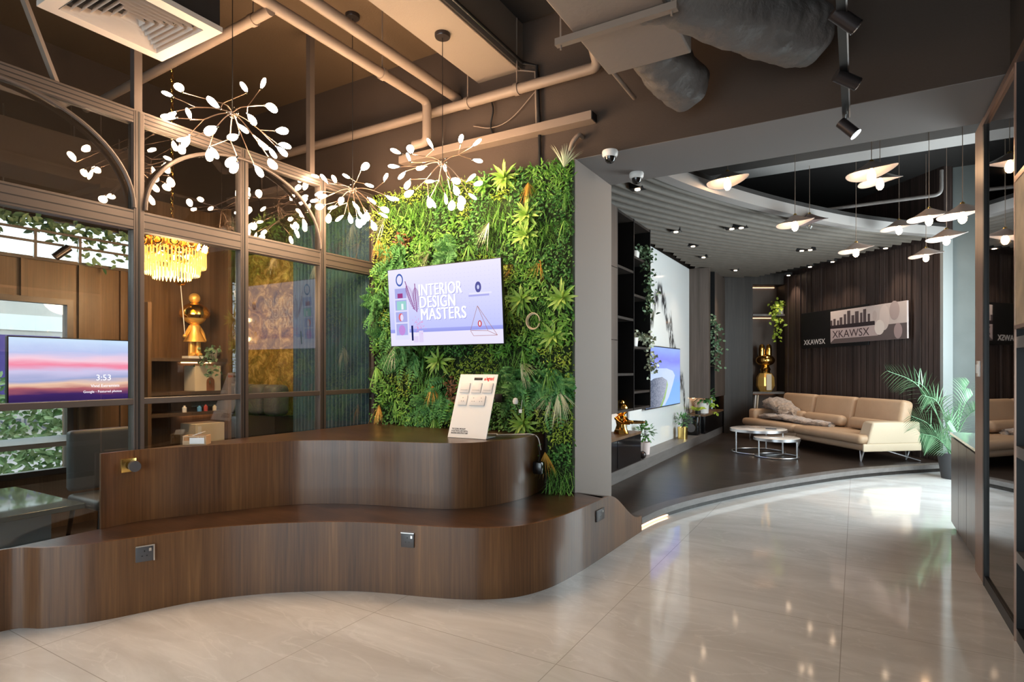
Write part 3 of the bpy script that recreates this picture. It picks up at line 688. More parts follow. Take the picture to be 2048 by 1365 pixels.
# ================================================================== WALL TELEVISION
TC = Vector((-3.033, 3.985, 1.993)); TW, THH = 1.20, .69
tv = thing('wall_television', 'flat television showing a title slide mounted on the plant wall', 'television', (TC.x, TC.y, TC.z-THH/2))
tx = Vector((1, 0, 0)); ty = Vector((0, -.07, .9975)).normalized()
TM = frame_m(TC, tx, ty)   # local z points to the room (x cross y = -Y side)
def xf(mb, X): mb.v = [tuple(X @ Vector(v)) for v in mb.v]; return mb
def tvp(name, mb, m, par=tv, **k): xf(mb, TM); return mb.build(name, m, par, **k)
tvp('casing', MB().box(-TW/2, TW/2, -THH/2, THH/2, -.03, 0), 'screenframe', bevel=.003)
tvp('wall_bracket', MB().box(-.2, .2, -.15, .15, -.24, -.03), 'black')
mb = MB(); W2 = TW/2-.006; H2 = THH/2-.006
scr = tvp('screen', MB().box(-W2, W2, -H2, H2, 0, .001), ramp_screen('title_slide', 2, [(0, (.78, .74, .95)), (.17, (.80, .76, .97)), (.172, (.30, .33, .78)), (.215, (.36, .38, .85)), (.217, (.52, .55, .93)), (.6, (.68, .68, .96)), (1, (.84, .80, .97))], 1.05*.53))
ORG[scr.name] = ORG[tv.name]
def sp(name, mb, col, s=1.0, z0=.0012, label=None):
    xf(mb, TM); o = mb.build(name, emat(name+'_picture', tuple(min(1, c**1.25) for c in col), s*.53), scr, smooth=False, label=label); return o
def sx(u): return -W2+2*W2*u
def sy(v): return -H2+2*H2*v
# the pictured room: u, v from the lower left of the slide
def rects(L, z=.0012, t=.0004):
    mb = MB()
    for a, b, c_, d in L: mb.box(sx(a), sx(b), sy(c_), sy(d), z, z+t)
    return mb
sp('shelf_cubes', rects([(.045, .185, .08, .77)]), (.80, .80, 1.0))
sp('shelf_niche', rects([(.06, .17, .62, .75), (.06, .17, .465, .60), (.06, .17, .31, .445), (.06, .17, .14, .29)], .0017), (.50, .52, .86))
sp('shelf_box', rects([(.085, .135, .625, .685)], .0022), (.42, .10, .32))
sp('shelf_vase', rects([(.075, .165, .47, .585)], .0022), (.42, .72, .70))
sp('shelf_jug', rects([(.118, .138, .475, .55)], .0027), (.9, .95, 1))
def disc(cx, cy, rx, ry, z, n=20, inner=0):
    mb = MB(); vs = []; fs = []
    for i in range(n):
        a = 2*PI*i/n; vs += [(sx(cx)+rx*math.cos(a), sy(cy)+ry*math.sin(a), z), (sx(cx)+rx*inner*math.cos(a), sy(cy)+ry*inner*math.sin(a), z)]
    for i in range(n): j = (i+1) % n; fs.append((2*i, 2*j, 2*j+1, 2*i+1))
    if inner == 0: fs = [tuple(2*i for i in range(n))]
    return mb.add(vs, fs)
sp('shelf_plate', disc(.11, .375, .028, .036, .0024), (.78, .22, .25)); sp('shelf_plate', disc(.118, .37, .018, .030, .0028), (.85, .8, 1))
sp('shelf_ball', disc(.115, .205, .038, .046, .0024), (.62, .36, .78))
sp('round_mirror', disc(.11, .86, .042, .056, .0024, 24, .72), (.10, .18, .52))
for (a, b, c_, d, nm) in ((.245, .46, .165, .83, 'feather'), (.265, .43, .255, .79, 'feather')):
    mb = MB(); P0 = Vector((sx(a), sy(b), .003)); P1 = Vector((sx(c_), sy(d), .003)); L = (P1-P0)
    for i in range(34):
        u = i/34; q = P0+L*u; s_ = 1 if i % 2 else -1; wv = .075*math.sin(PI*min(1, .15+u*.95)); dd = (L.normalized()+Vector((s_*.7, 0, 0))).normalized()
        mb.add([q, q+dd*wv+Vector((0, -.004, 0)), q+dd*wv*.6+Vector((0, .006, 0))], [(0, 1, 2)])
        mb.add([q+Vector((-.004, 0, 0)), q+Vector((.004, 0, 0)), q+L*.05+Vector((.004, 0, 0)), q+L*.05-Vector((.004, 0, 0))], [(0, 1, 2, 3)])
    sp(nm, mb, (.34, .07, .32))
sp('dark_vase', rects([(.205, .222, .065, .26)], .0022), (.02, .03, .16))
sp('pale_vase', rects([(.275, .315, .04, .19), (.225, .268, .04, .12)], .0022), (.80, .72, .95))
mb = MB()
for i in range(60):
    a, b = R_.gauss(.27, .03), R_.gauss(.26, .045); mb.add([(sx(a), sy(b), .0026), (sx(a)+.008, sy(b)+.002, .0026), (sx(a)+.003, sy(b)+.009, .0026)], [(0, 1, 2)])
sp('pink_blossom', mb, (.85, .35, .62))
sp('pictured_shelf', rects([(.735, .92, .60, .622)], .0022), (.86, .85, 1))
sp('pictured_shelf_shade', rects([(.73, .90, .575, .598)], .0018), (.52, .52, .88)); sp('pictured_clock', disc(.812, .685, .030, .045, .0024), (.16, .16, .42)); sp('pictured_clock_face', disc(.812, .685, .012, .018, .0028), (.7, .72, .95))
mb = MB(); pts = [(.80, .46), (.735, .165), (.76, .10), (.955, .10), (.88, .155), (.74, .165)]
for a, b in ((0, 1), (0, 4), (0, 3), (1, 2), (2, 3), (3, 4), (4, 5)):
    A = Vector((sx(pts[a][0]), sy(pts[a][1]), .0025)); B = Vector((sx(pts[b][0]), sy(pts[b][1]), .0025)); mb.bar(A, B, .0035, .0004, (0, 0, 1))
sp('wire_pyramid', mb, (.50, .26, .22)); sp('pictured_ball', disc(.815, .245, .020, .027, .003), (.66, .12, .16)); sp('pictured_ball', disc(.815, .245, .009, .018, .0034), (.9, .9, .95))
mb = MB()
for i in range(19):
    for j in range(13): mb.box(sx(.36+i*.034)-.0013, sx(.36+i*.034)+.0013, sy(.30+j*.052)-.0013, sy(.30+j*.052)+.0013, .0012, .0014)
sp('pegboard_tiles', mb, (.42, .43, .80))
for i, (tt, u0, v0, fw) in enumerate((('INTERIOR', .287, .635, .455), ('DESIGN', .292, .480, .375), ('MASTERS', .298, .325, .475))):
    text_mesh('slide_title', tt, .142, TM @ Matrix.Translation((sx(u0)+.006, sy(v0)-.005, .0034)), emat('title_shadow', (.30, .30, .72), .53), scr, .0001, .60, 0, spacing=1.06, fit=fw)
    for dx_ in (-.0026, 0, .0026):
        text_mesh('slide_title', tt, .142, TM @ Matrix.Translation((sx(u0)+dx_, sy(v0), .0042+abs(dx_)*.1)), emat('title_white', (1, 1, 1), .78), scr, .0001, .60, 0, spacing=1.06, fit=fw)

# ================================================================== DISPLAY BOARD ON THE COUNTER
B0 = hz(895, 875, UT); B1 = hz(972, 880, UT)
bx = (B1-B0).normalized(); bw = (B1-B0).length
tilt = Vector((-bx.y, bx.x, 0)).normalized()      # away from the viewer
by = (Vector((0, 0, 1))*.93+tilt*.36).normalized(); BM = frame_m(B0+Vector((0, 0, .001)), bx, by)
BH = .52
db = thing('display_board', 'leaning white board of switch and socket samples on the upper counter', 'display board', B0)
mb = MB(); mb.X = BM; mb.box(0, bw, 0, BH, -.006, 0); mb.build('panel', 'white', db, bevel=.002)
mb = MB(); bb = B0+bx*bw*.5; mb.box(0, 1, 0, 1, 0, 1) if False else None
q = B0+bx*bw*.80; mb.bar(q+Vector((0, 0, .006))+tilt*.01, q+tilt*.16+Vector((0, 0, .006)), .12, .004); mb.build('foot', 'white', db)
def bpart(nm, a, b, c_, d, m, z0=0, z1=.01, par=None, r=.003):
    mb = MB(); mb.X = BM; mb.rbox(a*bw, b*bw, c_*BH, d*BH, z0, z1, r, 2); return mb.build(nm, m, par or db)
wp = mat('off_white_plastic', (.74, .70, .68), .35)
bpart('handle_slot', .40, .62, .905, .945, 'black', -.001, .0012, r=.0004)
for a in (.08, .39, .68):
    f_ = bpart('switch_plate', a, a+.25, .70, .855, wp); bpart('rocker', a+.03, a+.22, .735, .745, 'greyplastic' if False else mat('grey_line', (.5, .48, .47), .5), .009, .0108, f_, .0003)
for a, b, n_ in ((.10, .33, 1), (.40, .80, 2)):
    f_ = bpart('socket_plate', a, b, .50, .655, wp)
    for k in range(n_):
        cx = a+(b-a)*((k+.5)/n_)
        for dx_, dy in ((0, .04), (-.028, -.012), (.028, -.012)): bpart('pin_hole', cx+dx_-.008, cx+dx_+.008, .575+dy-.004, .575+dy+.006, 'black', .0095, .0104, f_, .0002)
text_mesh('logo', 'legrand', .042, BM @ Matrix.Translation((.72*bw, .905*BH, .0008)), mat('logo_red', (.75, .03, .02), .5), db, .0003, 1, .0012, fit=.19*bw, label='red company logo')
bpart('logo_mark', .67, .705, .90, .935, mat('logo_red_mark', (.75, .03, .02), .5), .0, .001, r=.0003)
text_mesh('board_text', 'THE GLOBAL SPECIALIST\nIN ELECTRICAL AND DIGITAL\nBUILDING INFRASTRUCTURES', .0165, BM @ Matrix.Translation((.07*bw, .125*BH, .0008)), mat('print_black', (.03, .03, .035), .6), db, .0002, 1, .0004, fit=.44*bw, label='three lines of black capital lettering')
# slatted wooden tray with a card, on the counter by the glass
TB = hz(338, 884, UT); TB = Vector((-3.99, TB.y+.02, UT)) if TB.x < -4.0 else TB
tr = local('card_box', 'small slatted wooden box holding white cards at the left of the counter', 'box', (TB.x, TB.y, UT), math.radians(38))
pw = mat('pale_wood', (.55, .36, .20), .55)
mb = MB().box(-.075, .075, -.045, .045, 0, .006); mb.build('base', pw, tr)
mb = MB()
for i in range(9): x = -.072+i*.018; mb.box(x-.003, x+.003, .040, .046, .006, .06)
for i in range(6): y = -.040+i*.016; mb.box(-.076, -.070, y-.003, y+.003, .006, .06)
mb.box(-.076, .076, .040, .046, .056, .064).box(-.077, -.070, -.046, .046, .056, .064).box(.070, .077, -.046, .046, 0, .064).box(-.076, .076, -.046, -.040, .056, .064).box(-.076, .076, -.046, -.040, 0, .03)
mb.build('slatted_side', pw, tr)
MB().box(-.03, .066, -.048, -.0465, .008, .05).build('label_card', 'white', tr)
mb = MB(); mb.X = Matrix.Translation((.0, 0, .068)) @ Matrix.Rotation(-.35, 4, 'Y'); mb.box(-.04, .05, -.03, .03, 0, .003); mb.build('loose_card', 'white', tr)

# ================================================================== FIREFLY CHANDELIERS
CH = {
 1: ((465, 225), 3.77, 5.6875, (300, 130), (945, 545), ZC, [
   ((310, 220), (380, 320)), ((155, 310), (270, 370)), ((150, 590), (320, 610)), ((240, 580), (315, 530)), ((455, 590), (465, 630)), ((720, 430), (810, 505)), ((1070, 245), (1105, 325)),
   ((1305, 190), (1260, 285)), ((1400, 495), (1310, 465)), ((1145, 600), (1110, 555)), ((1055, 720), (1000, 670)), ((685, 755), (780, 705)), ((965, 820), (1020, 800)), ((340, 860), (450, 840)),
   ((410, 890), (450, 800)), ((1525, 755), (1420, 755)), ((1280, 910), (1220, 850)), ((1560, 925), (1460, 910)), ((1500, 980), (1440, 930)), ((1410, 1020), (1350, 930)), ((1400, 1140), (1360, 1060)),
   ((1250, 1220), (1190, 1140)), ((965, 1180), (1010, 1110)), ((950, 1090), (1000, 1050)), ((740, 1005), (690, 930)), ((685, 1080), (680, 940))]),
 2: ((705, 378), 4.875, 5.12, (600, 240), (545, 715), ZC, [
   ((150, 580), (215, 605)), ((255, 610), (295, 660)), ((360, 620), (375, 665)), ((480, 585), (530, 610)), ((680, 480), (630, 530)), ((720, 680), (660, 660)), ((195, 765), (250, 740)), ((245, 790), (300, 780)),
   ((160, 835), (210, 830)), ((215, 895), (260, 880)), ((345, 905), (400, 890)), ((420, 860), (410, 890)), ((300, 1020), (305, 960)), ((420, 1010), (460, 980)), ((525, 1030), (510, 965)), ((610, 1070), (590, 1010)),
   ((575, 885), (550, 850)), ((615, 960), (590, 920)), ((660, 1040), (690, 1000)), ((690, 990), (695, 945)), ((765, 1100), (740, 1040)), ((880, 930), (820, 905)), ((870, 990), (815, 960)), ((735, 830), (700, 800)),
   ((980, 815), (920, 795)), ((915, 800), (885, 780)), ((890, 580), (865, 645))]),
 3: ((885, 325), 4.453, 5.12, (600, 240), (1455, 430), 4.0, [
   ((960, 310), (1040, 345)), ((1125, 290), (1140, 350)), ((1115, 395), (1130, 430)), ((935, 470), (1020, 475)), ((1030, 575), (1080, 520)), ((1220, 490), (1290, 465)), ((1325, 230), (1365, 300)), ((1480, 485), (1490, 540)),
   ((1645, 180), (1640, 245)), ((1810, 225), (1755, 270)), ((1830, 415), (1755, 400)), ((1100, 655), (1130, 605)), ((1100, 755), (1170, 720)), ((1330, 625), (1385, 620)), ((1580, 615), (1530, 600)), ((1735, 600), (1700, 630)),
   ((1860, 640), (1760, 660)), ((1595, 715), (1570, 660)), ((1655, 830), (1630, 760)), ((1770, 785), (1710, 740)), ((1490, 810), (1480, 745)), ((1550, 870), (1555, 810)), ((1320, 840), (1310, 780)), ((1365, 860), (1330, 790)), ((1640, 880), (1640, 810))])}
bulb_me = {}
def bulb_mesh(rad):
    k = round(rad, 3)
    if k in bulb_me: return bulb_me[k]
    mb = MB(); mb.lathe([(0, 0), (.22, .05), (.30, .18), (.62, .55), (.90, 1.1), (1.0, 1.65), (.88, 2.2), (.55, 2.62), (0, 2.8)], (0, 0, 0), 14, 1, .42)
    me = bpy.data.meshes.new('bulb'); me.from_pydata([Vector(v)*rad for v in mb.v], [], mb.f); me.materials.append(M['bulb']); me.polygons.foreach_set('use_smooth', [True]*len(me.polygons)); me.update()
    bulb_me[k] = me; return me
labels = {1: 'firefly chandelier of lit leaf bulbs nearest the ceiling vent, largest of the three', 2: 'firefly chandelier of lit leaf bulbs in front of the blue curtain, lowest of the three', 3: 'firefly chandelier of lit leaf bulbs hanging from the ceiling beam before the plant wall'}
Rv = Vector((CS, SN, 0)); Fv = Vector((-SN, CS, 0)); Uv = Vector((0, 0, 1))
for k, (hpx, f, sc, (ox, oy), (hx0, hy0), zc, bl) in CH.items():
    hub = hf(hpx[0], hpx[1], f); rr = random.Random(k*5)
    ch = thing('firefly_chandelier', labels[k], 'chandelier', (hub.x, hub.y, hub.z-.35), group='firefly chandeliers over the counter')
    u = f/FPX/sc; R = max(math.hypot(a[0]-hx0, a[1]-hy0) for a, b in bl)*u*1.02
    MB().lathe([(0, 0), (.055, 0), (.06, .008), (.06, .03), (0, .03)], (hub.x, hub.y, zc-.03), 24).build('ceiling_canopy', 'spotbody', ch)
    MB().tube([(hub.x, hub.y, hub.z), (hub.x, hub.y, zc-.02)], .0028, 6).build('cord', 'black', ch)
    MB().sphere(hub, .036, 18, 12).build('hub', 'clear', ch); MB().sphere(hub-Vector((0, 0, .012)), .014, 12, 8).build('hub_core', 'twig', ch)
    # cluster bulbs by direction into branches; each bulb has its own depth on a flattened ball
    P = []
    for i, (c_, nk) in enumerate(bl):
        dx_, dz = (nk[0]-hx0)*u, -(nk[1]-hy0)*u; ln = math.hypot(dx_, dz)
        s_ = 1 if (i*7+k) % 3 != 0 else -1
        dep = s_*math.sqrt(max(0, R*R-ln*ln))*rr.uniform(.35, .75)
        N_ = hf(hpx[0]+(nk[0]-hx0)/sc, hpx[1]+(nk[1]-hy0)/sc, f+dep)
        e_ = .25*math.hypot(c_[0]-nk[0], c_[1]-nk[1])*u
        d2 = hf(hpx[0]+(c_[0]-hx0)/sc, hpx[1]+(c_[1]-hy0)/sc, f+dep+math.copysign(e_, dep))-N_
        P.append((N_, d2.normalized(), math.atan2(dz, dx_)))
    order = sorted(range(len(P)), key=lambda i: (P[i][2], i)); groups = [order[i:i+3] for i in range(0, len(order), 3)]
    for g in groups:
        cen = sum((P[i][0] for i in g), Vector())/len(g); node = hub+(cen-hub)*.62
        mb = MB(); mb.tube(catmull([hub, hub+(node-hub)*.5+Vector((0, 0, .012)), node], 4), .0036, 6)
        for i in g: mb.tube([node, P[i][0]], .0026, 6)
        mb.build('branch', 'twig', ch)
        for i in g:
            N_, d2, _ = P[i]; MB().tube([N_-d2*.004, N_+d2*.014], .0062, 8).build('bulb_socket', 'chrome', ch)
            o = bpy.data.objects.new('bulb', bulb_mesh(.030 if k == 1 else .0285)); C.objects.link(o); o.parent = ch
            q = d2.to_track_quat('Z', 'Y') @ Euler((0, 0, rr.uniform(-.75, .75))).to_quaternion()
            o.rotation_mode = 'QUATERNION'; o.rotation_quaternion = q; o.location = N_+d2*.008-ORG[ch.name]

# ================================================================== CEILING SERVICES
# four-way air diffuser with its plenum box
DX0, DX1, DY0, DY1, DZ = -3.74, -3.12, 1.39, 2.04, 3.37
ac = thing('air_diffuser', 'square white four-way air conditioning diffuser at the upper left', 'air vent', ((DX0+DX1)/2, (DY0+DY1)/2, DZ))
def ring(a, z0, z1, w_, flare=0):
    x0, x1, y0, y1 = DX0+a, DX1-a, DY0+a, DY1-a; mb = MB()
    vs = [(x0-flare, y0-flare, z0), (x1+flare, y0-flare, z0), (x1+flare, y1+flare, z0), (x0-flare, y1+flare, z0), (x0+w_, y0+w_, z1), (x1-w_, y0+w_, z1), (x1-w_, y1-w_, z1), (x0+w_, y1-w_, z1)]
    return vs, [(0, 1, 5, 4), (1, 2, 6, 5), (2, 3, 7, 6), (3, 0, 4, 7)]
vp = mat('vent_white', (.50, .43, .38), .5)
mb = MB(); vs, fs = ring(0, DZ, DZ, .07); mb.add(vs, fs); vs, fs = ring(0, DZ, DZ+.03, 0); mb.add(vs, fs); mb.build('outer_frame', vp, ac)
a = .073
while a < .29:
    mb = MB(); vs, fs = ring(a, DZ-.002, DZ+.034, .011); mb.add(vs, fs); mb.build('vane', vp, ac); a += .034
MB().box(DX0+.01, DX1-.01, DY0+.01, DY1-.01, DZ+.036, DZ+.40).build('plenum_box', 'black', ac)
MB().box(DX0+.05, DX0+.33, DY0+.2, DY1-.2, DZ+.40, ZC).build('duct_neck', 'ceil_dark', ac)
# pipes
def pipe(nm, pts, r, label, m='pipe', clamps=()):
    t_ = thing(nm, label, 'pipe', pts[0]); MB().tube(pts, r, 14).build('pipe_run', m, t_)
    for c_, ax in clamps:
        c_ = Vector(c_); ax = Vector(ax).normalized(); MB().tube([c_-ax*.02, c_+ax*.02], r*1.22, 14).build('clamp', m, t_)
        MB().tube([c_, (c_.x, c_.y, ZC)], .006, 6).build('hanger_rod', m, t_)
    return t_
def bend(a, b, c_, r=.06, n=6):
    a, b, c_ = Vector(a), Vector(b), Vector(c_); p = b+(a-b).normalized()*r; q = b+(c_-b).normalized()*r
    return [p+(b-p)*t*2*(1-t)*1.0+(q-p)*t*t if False else (p*(1-t)**2+b*2*t*(1-t)+q*t*t) for t in np.linspace(0, 1, n)]
pipe('sprinkler_pipe', [Vector((-3.31, -2.9, 3.84))]+bend((-3.31, 3, 3.84), (-3.31, 4.12, 3.84), (-3.31, 4.12, 3.5))+bend((-3.31, 4.12, 3.84), (-3.31, 4.12, 3.48), (-3.45, 4.12, 3.48), .05)+[Vector((-3.46, 4.12, 3.48))], .04,
     'thick taupe pipe running towards the plant wall and dropping at its end', clamps=[((-3.31, 3.55, 3.84), (0, 1, 0)), ((-3.31, 1.6, 3.84), (0, 1, 0))])
pipe('drain_pipe', [(-3.12, -2.9, 3.9), (-3.12, 4.33, 3.9)], .042, 'thick taupe pipe nearest the ceiling beam, running to the back wall', clamps=[((-3.12, 2.3, 3.9), (0, 1, 0))])
pipe('water_pipe', [Vector((-6.0, 4.24, 3.79))]+bend((-3, 4.24, 3.79), (-1.72, 4.24, 3.79), (-1.72, 4.05, 3.98))+[Vector((-1.72, 3.95, 4.08)), Vector((-1.72, 3.95, ZC))], .042,
     'long taupe pipe running along the brown wall below the beam', clamps=[((-2.45, 4.24, 3.79), (1, 0, 0)), ((-2.95, 4.24, 3.79), (1, 0, 0))])
pipe('branch_pipe', [(-6.0, 2.6, 3.8), (-3.31, 2.5, 3.8)], .034, 'taupe cross pipe running left over the glass partition', clamps=[((-3.5, 2.51, 3.8), (1, 0, 0))])
tk = thing('cable_trunking', 'straight taupe cable trunking on the brown wall above the plants', 'cable trunking', (-3.1, 4.3, 3.39))
MB().box(-3.75, -1.78, 4.24, 4.35, 3.40, 3.47).build('trunking_body', 'pipe', tk, bevel=.004); MB().box(-1.786, -1.776, 4.25, 4.34, 3.405, 3.465).build('end_cap', 'black', tk)
c_ = hy_(1160, 272, 4.3)
pipe('conduit_elbow', catmull([(c_.x+.005, 4.34, c_.z+.0), (c_.x, 4.28, c_.z), (c_.x-.05, 4.27, c_.z-.05), (c_.x-.09, 4.31, c_.z-.09)], 5), .018, 'short curved conduit stub at the right end above the plants', 'pipe')
pipe('cable_conduit', [(-2.455+.03, -2.9, 4.03), (-2.425, 4.29, 4.03), (-2.30, 4.31, 3.98), (-2.28, 4.32, 3.5), (-2.28, 4.33, 3.12)], .014, 'thin dark conduit following the beam and down the wall', 'black')
pipe('cable_conduit', [(-2.47, -2.9, 3.985), (-2.47, 4.30, 3.985), (-2.32, 4.325, 3.94), (-2.31, 4.33, 3.48)], .01, 'thin taupe conduit beside the dark one under the beam edge', 'pipe')
pipe('loose_wire', catmull([(-2.95, 4.33, 3.62), (-2.75, 4.32, 3.56), (-2.55, 4.32, 3.60), (-2.31, 4.32, 3.78)], 8), .004, 'loose wire sagging on the brown wall left of the conduit', 'pipe')
pipe('loose_wire', catmull([(-2.76, 4.33, 3.80), (-2.73, 4.31, 3.70), (-2.76, 4.32, 3.58), (-2.73, 4.33, 3.48)], 8), .008, 'short black wire hanging down from the wall pipe', 'black')
# rectangular duct with two flexible branches
du = thing('air_duct', 'big rectangular duct with two bulging flexible arms at top centre', 'air duct', (-1.15, 2.5, 3.35))
MB().box(-1.39, -.86, -2.9, 3.60, 3.36, 3.80).build('duct_box', 'duct', du, bevel=.01)
MB().box(-1.50, -.80, 3.03, 3.07, 3.315, 3.355).build('support_channel', 'steel' if False else 'pipe', du)
for x in (-1.47, -.83): MB().tube([(x, 3.05, 3.29), (x, 3.05, ZC)], .006, 8).build('threaded_rod', 'pipe', du)
def flex(pts, R0, nm):
    P = catmull(pts, 16); rad = []; rr = random.Random(5)
    for i, p in enumerate(P):
        u = i/(len(P)-1); rad.append(R0*(1+.02*math.sin(i*.5))*(1 if u < .93 else math.sqrt(max(.02, 1-((u-.93)/.075)**2))))
    mb = MB(); mb.tube(P, rad, 40)
    vs = []
    for i, v in enumerate(mb.v):
        ri = i//40; a = i % 40; v = Vector(v); c0 = P[ri]; off = .006*math.sin(a*.47*2+ri*.25)+.0025*math.sin(ri*1.1+a*.2)+rr.uniform(-.0015, .0015); vs.append(tuple(v+(v-c0).normalized()*off))
    mb.v = vs; mb.build(nm, 'flex', du, ang=80)
flex([(-1.0, 3.10, 3.55), (-.80, 3.25, 3.52), (-.58, 3.58, 3.50), (-.38, 3.86, 3.50), (-.22, 4.08, 3.52)], .19, 'flexible_duct')
flex([(-1.17, 3.40, 3.58), (-1.13, 3.70, 3.52), (-1.06, 3.95, 3.43), (-1.0, 4.16, 3.40)], .165, 'flexible_duct')
pipe('narrow_pipe', [(-1.42, 2.0, 3.46), (-1.42, 4.2, 3.46)], .016, 'narrow pipe running beside the left edge of the big duct', 'pipe')

# track with three spotlights, hung on rods
tk = thing('spotlight_track', 'slim black lighting track with three cylinder spotlights hung from the ceiling', 'track light', (-.06, 3, 3.05))
MB().box(-.078, -.042, .2, 4.30, 3.05, 3.085).build('track_rail', 'black', tk); MB().box(-.041, -.034, .2, 4.30, 3.05, 3.085).build('rail_edge', 'steel', tk)
for y in (1.0, 2.72, 3.4, 3.9): MB().tube([(-.06, y, 3.08), (-.06, y, ZC)], .007, 8).build('suspension_rod', 'steel', tk)
for (px, py, f, dirn, nm) in ((1680, 42, 2.66, (.55, .35, -.42), 0), (1690, 160, 3.17, (.6, .35, -.30), 1), (1697, 257, 3.68, (.45, -.05, -.52), 2)):
    c_ = hf(px, py, f); c_.x = -.045; d = Vector(dirn).normalized()
    hd = MB().tube([c_-d*.065, c_+d*.062], .034, 24).build('spot_head', 'spotbody', tk)
    ORG[hd.name] = ORG[tk.name]
    MB().tube([c_+d*.060, c_+d*.064], .036, 24).build('bezel', 'chrome', hd)
    MB().tube([c_+d*.0645, c_+d*.066], .028, 20).build('lens', mat('dim_lens', (.6, .58, .55), .2), hd)
    MB().tube([c_-d*.02+Vector((0, 0, .03)), (c_.x-.01, c_.y-.01, 3.055)], .007, 8).build('stem', 'chrome', tk)
# dome cameras
def dome(px, py, lab):
    c_ = hz(px, py, 3.146); c_.x = max(c_.x, -1.85)
    t_ = thing('dome_camera', lab, 'security camera', (c_.x, c_.y, c_.z-.10))
    MB().lathe([(.058, 0), (.062, -.01), (.060, -.035), (.050, -.05), (0, -.05)][::-1], c_, 24).build('housing', 'white', t_)
    MB().lathe([(0, -.10), (.02, -.096), (.036, -.08), (.043, -.05), (0, -.05)], c_, 24).build('dome', 'blackgloss', t_)
    MB().sphere(c_+Vector((.0, -.01, -.078)), .018, 12, 8).build('camera_eye', 'chrome', t_)
dome(1220, 302, 'white dome security camera nearest the column top'); dome(1273, 346, 'white dome security camera at the edge of the curved slat ceiling')

# ================================================================== LOUNGE
YAW = math.radians(30.5)
def foliage_trail(nm, parent, pts, n, L, W, key, spread=.05, seed=1):
    rr = random.Random(seed); P = catmull(pts, 10); mb = MB()
    for i in range(n):
        p = P[rr.randrange(len(P))]+Vector((rr.gauss(0, spread), rr.gauss(0, spread), rr.gauss(0, spread*.7)))
        d = Vector((rr.uniform(-1, 1), rr.uniform(-1, 1), rr.uniform(-1, .4))); mb.leaf(p, d, (rr.uniform(-.4, .4), -1, rr.uniform(0, 1)), L*rr.uniform(.7, 1.2), W, .15)
    mb.build(nm, LF[key], parent)
LF['trail_leaf'] = leafmat('trail_leaf', (.05, .12, .06), (.22, .34, .20)); LF['variegated'] = leafmat('variegated_leaf', (.25, .32, .22), (.60, .66, .52))
LF['yellow_leaf'] = leafmat('yellow_leaf', (.22, .35, .03), (.50, .62, .08)); LF['palm_leaf'] = leafmat('palm_leaf', (.08, .21, .10), (.22, .40, .23)); LF['green_leaf'] = leafmat('green_leaf', (.05, .20, .06), (.16, .36, .12))

# raised ledge along the left wall
struct('ledge', MB().box(-2.75, -2.42, 5.13, 12.9, .108, .25), 'nosing')
# marble slab, modelled about its own middle so that the veins mirror there
yc = 9.05
sl = struct('marble_panel', MB().box(-2.75, -2.72, 7.15, 11.2, .25, ZD), 'marble', origin=(-2.75, yc+.25, 0))
# tall cabinet nearest the column: wood door panel and black shelf bays
tc_ = thing('tall_cabinet', 'tall wood and black open shelf cabinet beside the grey column', 'cabinet', (-2.58, 6.4, .92))
MB().box(-2.74, -2.40, 5.72, 6.50, .93, 1.78).build('door', 'lounge_wood', tc_, bevel=.003)
MB().box(-2.74, -2.40, 5.72, 6.50, 1.786, 2.62).build('door', 'lounge_wood', tc_, bevel=.003)
MB().box(-2.74, -2.40, 5.72, 6.50, 2.626, ZD).build('door', 'lounge_wood', tc_, bevel=.003)
MB().box(-2.745, -2.72, 6.50, 7.80, .93, ZD).build('back_panel', 'black', tc_)
for y in (6.51, 7.10, 7.77): MB().box(-2.72, -2.405, y-.012, y+.012, .93, ZD).build('upright', 'black', tc_)
for y0, y1, zz in ((6.52, 7.09, (.94, 1.38, 2.06, 2.66, 3.31)), (7.11, 7.76, (.94, 1.15, 1.72, 2.38, 2.86, 3.31))):
    for z in zz: MB().box(-2.72, -2.41, y0, y1, z-.015, z+.015).build('shelf', 'darkwood', tc_)
MB().box(-2.72, -2.43, 6.52, 7.76, .96, 1.14).build('glass_door', 'blackgloss', tc_) if False else None
# low cabinet under it
lc = thing('low_cabinet', 'black low cabinet with brown wooden top under the tall shelf cabinet', 'cabinet', (-2.58, 6.4, .25))
MB().box(-2.72, -2.43, 5.72, 7.45, .251, .60).build('cabinet_body', 'blackgloss', lc, bevel=.003); MB().box(-2.72, -2.425, 5.72, 7.45, .602, .635).build('wooden_top', 'office_wood', lc)
MB().box(-2.428, -2.424, 6.58, 6.585, .27, .59).build('door_gap', 'black', lc)
# right hanging cabinets after the marble
hc = thing('hanging_cabinet', 'wall-hung wooden cabinet with a dark open bay right of the marble', 'cabinet', (-2.55, 11.9, .89))
MB().box(-2.74, -2.36, 11.2, 11.32, .90, ZD).build('side_panel', 'lounge_wood', hc); MB().box(-2.74, -2.72, 11.32, 11.75, .9, ZD).build('back_panel', 'black', hc)
MB().box(-2.74, -2.36, 11.75, 12.74, .90, ZD).build('door', 'lounge_wood', hc, bevel=.003)
MB().box(-2.72, -2.365, 11.735, 11.749, .9, ZD).box(-2.72, -2.365, 11.32, 11.33, .9, ZD).build('bay_dark_sheet', 'black', hc)  # black sheets added inside to darken the open bay
for z in (1.5, 2.3): MB().box(-2.72, -2.38, 11.32, 11.75, z-.012, z+.012).build('shelf', 'darkwood', hc)
l2 = thing('low_cabinet', 'black low cabinet with plants and speaker at its near end, right of the marble', 'cabinet', (-2.55, 11.9, .25))
